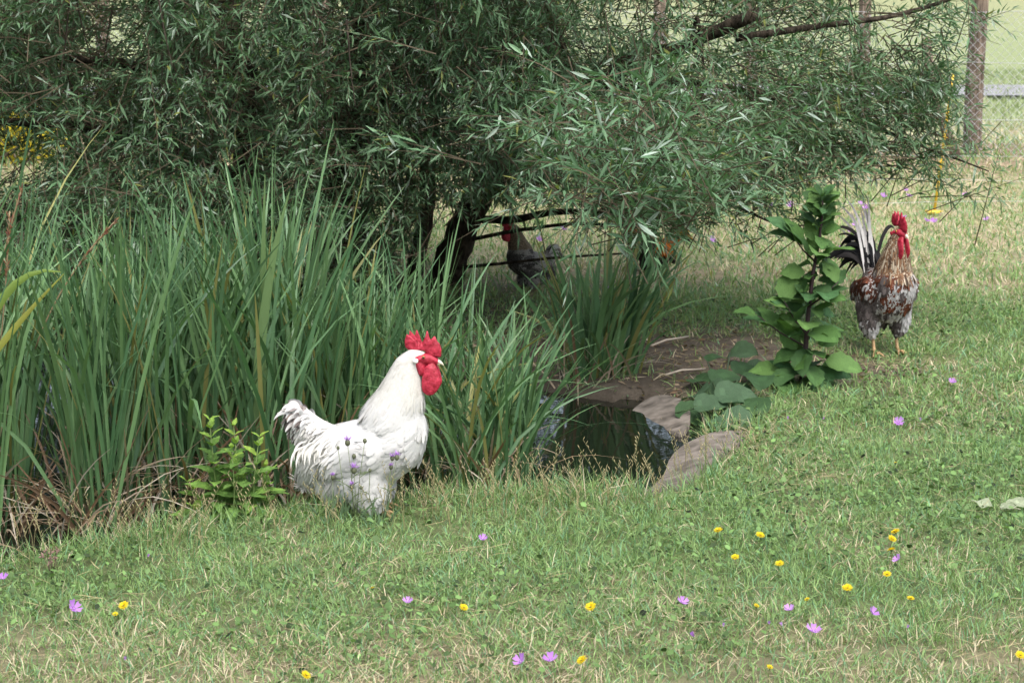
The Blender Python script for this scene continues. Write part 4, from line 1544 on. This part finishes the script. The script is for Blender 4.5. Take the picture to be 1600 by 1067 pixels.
# bright nettle-like weed
b2 = on_ground(352, 826)
nt_ = empty('leafy_weed', b2, 'bright lime green leafy weed growing between the reeds and the lawn', 'plant')
for (xt, yt, xb) in ((327, 655, 338), (405, 682, 388), (362, 700, 358), (292, 752, 318), (415, 728, 395), (340, 735, 350), (378, 745, 372), (300, 790, 330), (365, 665, 368)):
    base = Vector((G(xb, 826).x - b2.x, rp.uniform(-.05, .08), 0))
    topv = P(xt, yt, b2.y + rp.uniform(-.04, .06)) - b2
    midv = base.lerp(topv, .5) + Vector((rp.gauss(0, .01), 0, .01))
    MB().tube([base, midv, topv], [.0035, .003, .0015], 5, (.12, .18, .05)).build('stem', M['stem'], nt_)
    H = (topv - base).length
    npair = max(4, int(H / .038))
    for k in range(npair + 1):
        t = .15 + .85 * k / npair
        q = base.lerp(midv, t * 2) if t < .5 else midv.lerp(topv, t * 2 - 1)
        a0 = k * 1.57 + rp.uniform(-.4, .4)
        for s in (0, math.pi):
            L = (.115 * (1 - t) + .036) * rp.uniform(.75, 1.15)
            el = .15 + t * .55 + rp.gauss(0, .15)
            d = Vector((math.cos(a0 + s) * math.cos(el), math.sin(a0 + s) * math.cos(el), math.sin(el)))
            link('leaf', (ltop[rp.randrange(2)] if t > .78 else ln_[rp.randrange(4)]), nt_, mw=orient(q, d, (0, -.2, 1), L, L * 1.15))


# ------------------------------------------------------------------ flowers
def petal_mesh(name, col, shape, cup, seed, notch=0.0):
    V, F, C = [], [], []
    nu = 4
    for i in range(nu + 1):
        t = i / nu
        w = np.interp(t, [q[0] for q in shape], [q[1] for q in shape])
        for s in (-1, 0, 1):
            V.append((s * w * .5, t - (notch if s == 0 and i == nu else 0), cup * t * t + .05 * abs(s) * w))
    for i in range(nu):
        for j in (0, 1):
            a = i * 3 + j
            F.append((a, a + 1, a + 4, a + 3))
            C.append(col if i else tuple(np.array(col) * np.array([.7, .5, .8])))
    mb = MB()
    mb.v, mb.f, mb.c = V, F, C
    return mb.mesh(name, M['petal'], True)


PET = [petal_mesh('petal', c, [(0, .12), (.4, .42), (.8, .72), (1, .62)], .28, i, .12) for i, c in enumerate([(.50, .25, .60), (.55, .30, .66), (.44, .20, .58)])]
rf = random.Random(33)


def mallow(x, y, label, size=.021, h=.055, group=None, kind='open', face=None):
    b = on_ground(x, y)
    dep = (b.y * CP)
    b.y -= h * 2.0          # the bloom stands above its root
    b.y += 0
    b = Vector((b.x * (b.y / (b.y + h * 2.0)), b.y, gz(b.x, b.y)))
    b = G(x, y, b.z + h)
    b.z = gz(b.x, b.y)
    root = empty('mallow_flower', b, label, 'flower', group)
    nod = Vector((rf.gauss(0, .35), -.45 + rf.gauss(0, .25), 1)).normalized()
    tip = Vector((0, 0, h))
    MB().tube([(0, 0, -.01), (rf.gauss(0, .004), rf.gauss(0, .004), h * .5), tip], [.0013, .0012, .0010], 4, (.10, .14, .05)).build('stem', M['stem'], root)
    x_ = nod.cross(Vector((1, 0, .1))).normalized()
    y_ = nod.cross(x_)
    n = 5 if kind == 'open' else 3
    a0 = rf.random() * 6
    for k in range(n):
        a = a0 + k * 2 * math.pi / n
        op = .35 if kind == 'open' else 1.6
        d = (x_ * math.cos(a) + y_ * math.sin(a)) + nod * op
        s = size * rf.uniform(.9, 1.1) * (1 if kind == 'open' else .8)
        link('petal', PET[rf.randrange(3)], root, mw=orient(tip, d, nod - (x_ * math.cos(a) + y_ * math.sin(a)) * .3, s, s * (1 if kind == 'open' else .8)))
    MB().ball(tip + nod * .002, .0028, (.60, .45, .60), 7, 5).build('flower_centre', M['petal'], root)


def ray_mesh(n, col, seed):
    r = np.random.default_rng(seed)
    a = np.concatenate([np.linspace(0, 6.283, n, endpoint=False) + r.normal(0, .06, n) for _ in range(3)])
    lay = np.repeat([0, 1, 2], n)
    el = np.array([.08, .38, .8])[lay]
    L = np.array([1.0, .8, .5])[lay] * r.uniform(.85, 1.1, 3 * n)
    d = np.stack([np.cos(a) * np.cos(el), np.sin(a) * np.cos(el), np.sin(el)], -1)
    c = np.array(col) * r.uniform(.85, 1.1, (3 * n, 1)) * np.array([1, .95, 1])
    return ribbon_mesh('flower_head', M['petal'], c, d * .1, d, np.tile(np.array([0, 0, 1.0]), (3 * n, 1)) - d * .2, L, .24, [(0, .6), (.5, 1.0), (.9, .9)])


DAND = [ray_mesh(16, (.74, .60, .02), i) for i in range(3)]


def dandelion(x, y, label, size=.0165, h=.06):
    size *= .9
    b = G(x, y, h)
    b.z = gz(b.x, b.y)
    root = empty('hawkbit_flower', b, label, 'flower', 'yellow flowers in the lawn')
    MB().tube([(0, 0, -.01), (rf.gauss(0, .004), 0, h * .5), (0, 0, h)], [.0013, .0012, .0012], 4, (.12, .15, .05)).build('stem', M['stem'], root)
    MB().tube([(0, 0, h - .008), (0, 0, h - .003), (0, 0, h + .001)], [.001, .0042, .005], 7, (.07, .12, .04)).build('flower_cup', M['stem'], root)
    nod = Vector((rf.gauss(0, .4), -.3 + rf.gauss(0, .3), 1))
    z = nod.normalized()
    mw = z.to_track_quat('Z', 'Y').to_matrix().to_4x4() @ Matrix.Scale(size * rf.uniform(.8, 1.15), 4)
    mw.translation = (0, 0, h)
    link('flower_head', DAND[rf.randrange(3)], root, mw=mw)


YEL = [
    (1122, 830, 'yellow flower in the lawn, highest and farthest from the camera of the loose middle cluster'), (1188, 838, 'yellow flower just right of the topmost one in the middle cluster'),
    (1149, 869, 'yellow flower below and between the two topmost middle ones'), (1218, 879, 'yellow flower low on the slope of grass right of the middle cluster'),
    (1399, 831, 'topmost of the three yellow flowers stacked above a mallow bloom'), (1394, 842, 'middle of the three yellow flowers stacked above a mallow bloom'),
    (1393, 857, 'lowest of the three yellow flowers stacked above a mallow bloom'), (1386, 900, 'yellow flower just below the single mallow under the stacked three'),
    (1324, 916, 'largest wide yellow flower in the lawn, alone among green leaves'), (1423, 934, 'yellow flower lowest at right of the yellow group, beside straw stems'),
    (1261, 937, 'yellow flower with a small mallow tucked directly behind it'), (1182, 949, 'yellow flower left of the small drooping mallow in the right lawn'),
    (193, 943, 'yellow flower in the left lawn, next to the wide mallow bloom'), (180, 957, 'small half-closed yellow flower under another one in the left lawn'),
    (725, 952, 'flat yellow flower alone in the lawn below the white rooster breast'), (923, 950, 'ragged yellow flower among bright green leaves, middle of the lawn'),
    (909, 1031, 'twin-headed yellow flower next to two big mallows at the lower picture edge'), (1203, 1041, 'small round yellow flower in the straw patch near the lower picture edge'),
    (1594, 1022, 'yellow flower cut by the right picture edge'), (582, 917, 'small upright yellow flower left of a single mallow, below the white rooster'),
    (1399, 722, 'tiny yellow flower far up the lawn, below the mottled rooster'), (478, 1056, 'yellow flower at the very bottom of the lawn, left half')]
for x, y, l in YEL:
    dandelion(x, y, l, .0165 if 'tiny' not in l and 'small' not in l else .011)
MAL = [
    (115, 953, 'wide pink mallow flower in the left lawn beside a yellow flower', 'open', .026), (4, 905, 'pink mallow flower cut by the left picture edge', 'open', .021),
    (754, 840, 'lilac mallow flower alone in the lawn below the front reed clump', 'open', .018), (637, 940, 'lilac mallow flower alone in the lawn straight below the white rooster', 'open', .018),
    (814, 1033, 'left one of two large mallow flowers at the lower picture edge', 'open', .026), (861, 1031, 'right one of two large mallow flowers at the lower picture edge', 'open', .027),
    (1066, 945, 'cupped mallow flower in the lawn below the open pond water', 'open', .022), (1084, 994, 'half-open mallow flower standing below another cupped one', 'shut', .022),
    (1234, 953, 'small flattened mallow flower right of a yellow flower', 'open', .019), (1271, 987, 'big open mallow flower, lowest of the right lawn', 'open', .027),
    (1363, 957, 'mallow flower seen from the side in the right lawn', 'open', .021), (1403, 875, 'mallow flower directly under three stacked yellow flowers', 'open', .019),
    (1487, 596, 'vivid pink mallow flower in the grass near the mottled rooster feet', 'open', .022), (1403, 661, 'pale mallow flower in the middle of the right slope', 'open', .027),
    (1021, 757, 'left one of two mallow flowers on the grassy pond edge', 'open', .019), (1040, 745, 'right one of two mallow flowers on the grassy pond edge', 'open', .017),
    (1231, 653, 'faint little mallow flower in the grass below the leafy stalk', 'shut', .015), (1286, 655, 'tiny pale mallow flower right of a faint one, below the leafy stalk', 'shut', .013),
    (1438, 656, 'tiny mallow bud just right of the pale one on the slope', 'shut', .015), (1130, 976, 'purple mallow bud between two pink flowers in the lower lawn', 'shut', .014),
    (1202, 975, 'purple closed bud left of another one, above the big open mallow', 'shut', .014), (1222, 976, 'purple closed bud close by the big open mallow', 'shut', .014),
    (1418, 981, 'round violet bud alone in the lower right lawn', 'shut', .014), (195, 1030, 'purple bud on a thin stem near the lower left corner', 'shut', .014),
    (231, 868, 'small violet flower at the edge between reeds and left lawn', 'shut', .013), (66, 857, 'purple flower beside a withered stalk at the left pond edge', 'shut', .02)]
for x, y, l, k, s in MAL:
    mallow(x, y, l, s, .05, 'mallow flowers in the lawn', k)
FARM = [(1415, 300, 'pink mallow bloom by the yellow stake, uppermost of the close pair'), (1420, 308, 'pink mallow bloom by the yellow stake, lower of the close pair'),
        (1345, 320, 'far pink mallow just above the mottled rooster tail tip'), (1380, 308, 'far pink mallow above the mottled rooster head'), (1460, 345, 'far pink mallow at the foot of the yellow stake'),
        (1310, 388, 'far mallow level with the mottled rooster comb, beside the leafy stalk'), (1165, 330, 'far mallow under the willow tips, first left of the leafy stalk top'),
        (1206, 321, 'far mallow under the willow tips, between two others left of the leafy stalk'), (1112, 376, 'far mallow in straw grass right of the hidden orange rooster'),
        (1234, 322, 'far mallow under the willow tips, nearest to the leafy stalk top'), (1262, 336, 'far mallow half behind the leafy stalk top leaves'),
        (955, 457, 'lone pink mallow in shade right behind the sword-leaved clump'), (1542, 346, 'far pink mallow low and right of the yellow stake'),
        (1354, 327, 'far pink mallow touching the mottled rooster tail, lower of two'), (1412, 340, 'far pink mallow between the mottled rooster comb and the stake'),
        (1336, 352, 'far pink mallow just left of the mottled rooster tail'), (1448, 345, 'small far mallow directly left of the yellow stake foot'),
        (1328, 364, 'far pink mallow left of the mottled rooster, below another'), (842, 375, 'far mallow glimpsed right of the dark grey chicken'),
        (880, 362, 'far mallow under low willow branches between the two hidden chickens'), (1508, 306, 'far pink mallow below the thick fence post')]
for x, y, l in FARM:
    mallow(x, y, l, rf.uniform(.024, .036), .07, 'far mallow flowers')

# knapweed standing in front of the white rooster
b3 = on_ground(560, 812)
b3.y -= 0.05
b3.z = gz(b3.x, b3.y)
kn = empty('knapweed_plant', b3, 'thin-stemmed purple knapweed standing in front of the white rooster belly', 'plant')
YK = b3.y


def thistle(pxp, pyp, xb, bloom, size, bent=0.0):
    size *= 1.35
    tip = P(pxp, pyp, YK + rf.uniform(-.03, .03)) - b3
    base = Vector((P(xb, 812, YK).x - b3.x, rf.uniform(-.03, .03), 0))
    midv = base.lerp(tip, .55) + Vector((rf.gauss(0, .008), 0, 0))
    MB().tube([base, midv, tip], [.0016, .0014, .0011], 5, (.13, .16, .08)).build('stem', M['stem'], kn)
    h = MB().ball(tip + Vector((0, 0, .001)), (size * .42, size * .42, size * .55), (.10, .11, .06), 8, 6).build('flower_head', M['stem'], kn)
    if bloom:
        n = 34
        r = np.random.default_rng(int(pxp))
        a = r.uniform(0, 6.283, n)
        el = r.uniform(.25, 1.3, n)
        d = np.stack([np.cos(a) * np.cos(el), np.sin(a) * np.cos(el), np.sin(el)], -1)
        me = ribbon_mesh('florets', M['petal'], np.array([.46, .24, .62]) * r.uniform(.7, 1.3, (n, 1)), np.tile(np.array(tip + Vector((0, 0, size * .3))), (n, 1)), d,
                         np.stack([-d[:, 0], -d[:, 1], np.ones(n)], -1), size * bloom * r.uniform(.7, 1.1, n), .0028, [(0, .5), (.6, 1.0)])
        link('florets', me, h)
    for k in range(2):
        q = base.lerp(midv, rf.uniform(.5, 1.4)) if k else midv
        d = Vector((rf.choice((-1, 1)) * rf.uniform(.4, 1), rf.gauss(0, .4), rf.uniform(.3, .9)))
        L = rf.uniform(.025, .05)
        link('stem_leaf', path_ribbon('stem_leaf', M['grass'], [q, q + d.normalized() * L * .5, q + d.normalized() * L + Vector((0, 0, -.006))], [.0015, .004, .0006], (0, -1, .3), (.13, .17, .08)), kn)


for a in ((543, 692, 552, 1.1, .017), (570, 689, 556, 0, .013), (553, 713, 556, .35, .013), (553, 735, 558, 1.1, .018), (620, 715, 600, 1.1, .015), (613, 716, 602, .9, .014), (611, 730, 598, .8, .013), (520, 746, 524, .9, .014),
          (550, 760, 548, 1.0, .014), (528, 700, 545, 0, .010), (578, 735, 588, 0, .010), (564, 762, 562, 0, .010)):
    thistle(*a)
for k in range(26):
    q = Vector((rf.uniform(-.12, .12), rf.uniform(-.03, .03), .0))
    d = Vector((rf.gauss(0, .5), rf.gauss(0, .3), 1)).normalized()
    L = rf.uniform(.05, .13)
    link('basal_leaf', path_ribbon('basal_leaf', M['grass'], [q, q + d * L * .5, q + d * L + Vector((0, 0, -.01))], [.003, .008, .001], (0, -1, .3), (.10, .16, .08)), kn)

# withered stalk at the left pond edge
b4 = on_ground(80, 905)
ws = empty('withered_stalk', b4, 'withered brown flower stalk at the left end of the lawn', 'plant')
for k in range(7):
    tip = Vector((rf.gauss(0, .03), rf.gauss(0, .02), rf.uniform(.05, .11)))
    MB().tube([(0, 0, 0), tip * .5 + Vector((.004, 0, .008)), tip], [.0018, .0015, .001], 5, (.12, .09, .06)).build('stem', M['stem'], ws)
    mb = MB()
    for j in range(9):
        q = tip + Vector((rf.gauss(0, .006), rf.gauss(0, .006), rf.gauss(0, .006)))
        mb.tube([tip, q.lerp(tip, .4), q], [.001, .003, .0006], 4, (.20, .13, .10), cap=False)
    mb.build('seed_head', M['stem'], ws)


# ------------------------------------------------------------------ fences and far things
def post_mesh(name, h, r, seed):
    rr = random.Random(seed)
    sides, rowsn = 12, 9
    V, F = [], []
    prof = [1 + rr.uniform(-.18, .14) for _ in range(sides)]
    for i in range(rowsn):
        t = i / (rowsn - 1)
        for k in range(sides):
            q = 2 * math.pi * k / sides
            rad = r * prof[k] * (1.08 - .16 * t + rr.uniform(-.03, .03))
            V.append((math.cos(q) * rad + .02 * math.sin(t * 3 + seed), math.sin(q) * rad, -.15 + (h + .15) * t + (rr.uniform(-.012, .012) if i == rowsn - 1 else 0)))
    for i in range(rowsn - 1):
        for k in range(sides):
            F.append((i * sides + k, i * sides + (k + 1) % sides, (i + 1) * sides + (k + 1) % sides, (i + 1) * sides + k))
    F.append(tuple((rowsn - 1) * sides + k for k in range(sides)))
    return MB().add(V, F).mesh(name, M['wood'], False)


FY = G(1525, 258).y
fx = lambda q: P(q, 250, FY).x
fence = empty('wire_fence', (fx(1525), FY, 0), 'wire mesh fence on weathered wooden posts behind the willow', 'fence')
for k in range(-9, 2):
    q = 1525 + 170 * k + (0 if k == 0 else random.uniform(-14, 14))
    o = link('post', post_mesh('post', random.uniform(1.62, 1.85), .082 if k == 0 else random.uniform(.05, .075), 60 + k), fence, loc=(fx(q) - fx(1525), .10, 0))
    o.rotation_euler = (random.gauss(0, .015), random.gauss(0, .02), 0)
# a leaning brace
MB().tube([(fx(1440) - fx(1525), -.05, 1.15), (fx(1450) - fx(1525), -.2, .6), (fx(1490) - fx(1525), -.35, 0)], [.035, .04, .045], 8, rough=.08).build('brace', M['wood'], fence)
mb = MB()
xa, xb, zh, cell = fx(-20) - fx(1525), fx(1760) - fx(1525), 1.34, .085
n = int((xb - xa) / cell)
for s in (1, -1):
    for k in range(-16, n + 1):
        x0 = xa + k * cell + (0 if s > 0 else zh)
        segs = 8
        pts = [(x0 + s * zh * j / segs, .004 * s + .012 * math.sin(x0 * 7 + j), .04 + zh * j / segs + .008 * math.sin(x0 * 3 + j * 1.3)) for j in range(segs + 1)]
        mb.tube(pts, [.0019] * (segs + 1), 3, cap=False)
tag(mb.build('wire_mesh', M['wire'], fence), kind='stuff')
for z in (.06, .42, .92, 1.38):
    MB().tube([(x, -.01, z + .012 * math.sin(x * 3 + z * 9)) for x in np.linspace(xa, xb, 30)], [.0024] * 30, 4).build('line_wire', M['wire'], fence)

sb = on_ground(1458, 336)
ef = empty('electric_fence', sb, 'yellow plastic stake with thin pale wires of a low electric fence', 'fence')
topv = P(1490, 112, sb.y) - sb
pts = [Vector((0, 0, -.05)), topv * .35 + Vector((.004, 0, 0)), topv * .7, topv]
MB().tube(pts, [.010, .010, .009, .008], 8).build('stake', M['yellow_plastic'], ef)
mb = MB()
mb.ball((0, 0, .02), (.055, .03, .018), seg=10, ring=6)
mb.tube([(-.06, 0, .03), (0, 0, .022), (.07, -.01, .028)], [.008, .012, .007], 6)
mb.build('foot_step', M['yellow_plastic'], ef)
for k in range(5):
    q = topv * (.2 + .17 * k)
    o = MB().tube([q + Vector((-.02, -.012, 0)), q + Vector((.0, -.02, .008)), q + Vector((.022, -.012, 0))], [.003, .0045, .003], 5).build('clip', M['yellow_plastic'], ef)
for k, z in enumerate((.10, .26, .45)):
    MB().tube([(x, -.015, z + .010 * math.sin(x * 2.2 + k * 2) - .01 * abs(x)) for x in np.linspace(-2.2, 1.9, 26)], [.0013] * 26, 3).build('pale_wire', M['tape'], ef)

# yellow-flowering shrub far behind
b5 = G(22, 268)
sh = empty('flowering_shrub', b5, 'far yellow-flowering shrub glimpsed through a gap in the willow leaves', 'shrub')
r = np.random.default_rng(77)
n = 2600
u = nrm(r.normal(0, 1, (n, 3))) * (r.random((n, 1)) ** .4)
pp = u * np.array([.50, .4, .34]) + np.array([0, 0, .36])
yl = r.random(n) < .5
c = np.where(yl[:, None], np.array([.75, .62, .05]), np.array([.14, .20, .05])) * r.uniform(.7, 1.2, (n, 1))
d = nrm(u + r.normal(0, .6, (n, 3)))
L = r.uniform(.03, .07, n)
for nm, mk in (('blossom', yl), ('foliage', ~yl)):
    tag(link(nm, ribbon_mesh(nm, M['petal'] if nm == 'blossom' else M['grass'], c[mk], pp[mk], d[mk], r.normal(0, 1, (mk.sum(), 3)), L[mk], L[mk] * .6, [(0, .3), (.5, 1.0)]), sh), kind='stuff')
for k in range(5):
    MB().tube([(0, 0, -.02), (r.normal(0, .08), r.normal(0, .08), .2), (r.normal(0, .2), r.normal(0, .15), .5)], [.012, .009, .004], 5, (.08, .06, .04)).build('stem', M['stem'], sh)

# sticks on the bare soil, a bleached leaf on the lawn
for (x0, y0, x1, y1, l) in ((1018, 546, 1076, 533, 'pale dry stick lying on bare soil behind the sword-leaved clump'), (1040, 592, 1102, 584, 'thin pale twig on the soil just above the concrete rim')):
    a, b = on_ground(x0, y0), on_ground(x1, y1)
    a.z += .02
    b.z += .025
    tag(MB().tube([a, a.lerp(b, .4) + Vector((0, .01, .008)), a.lerp(b, .75) + Vector((0, -.006, .004)), b], [.005, .0055, .0045, .003], 6, (.40, .34, .27), rough=.1).build('stick', M['stem']), l, 'stick')
b6 = on_ground(1562, 806)
dl = empty('dry_leaf', b6, 'pale bleached crumpled leaf lying on the grass at right', 'leaf')
pal = leaf_mesh('leaf_blade', (.30, .34, .22), OV, .16, .12, 480, .06)
for k, (ox, a, s) in enumerate(((-.02, 2.6, .085), (.02, .5, .09), (.0, -.9, .06))):
    link('leaf_blade', pal, dl, mw=orient((ox, 0, .03), (math.cos(a), math.sin(a) * .5, .3), (.5 - k * .4, -.5, 1), s))
MB().tube([(0, 0, .03), (.03, -.01, .035), (.07, -.02, .03)], [.003, .0025, .0015], 5, (.4, .38, .28)).build('leaf_stalk', M['stem'], dl)
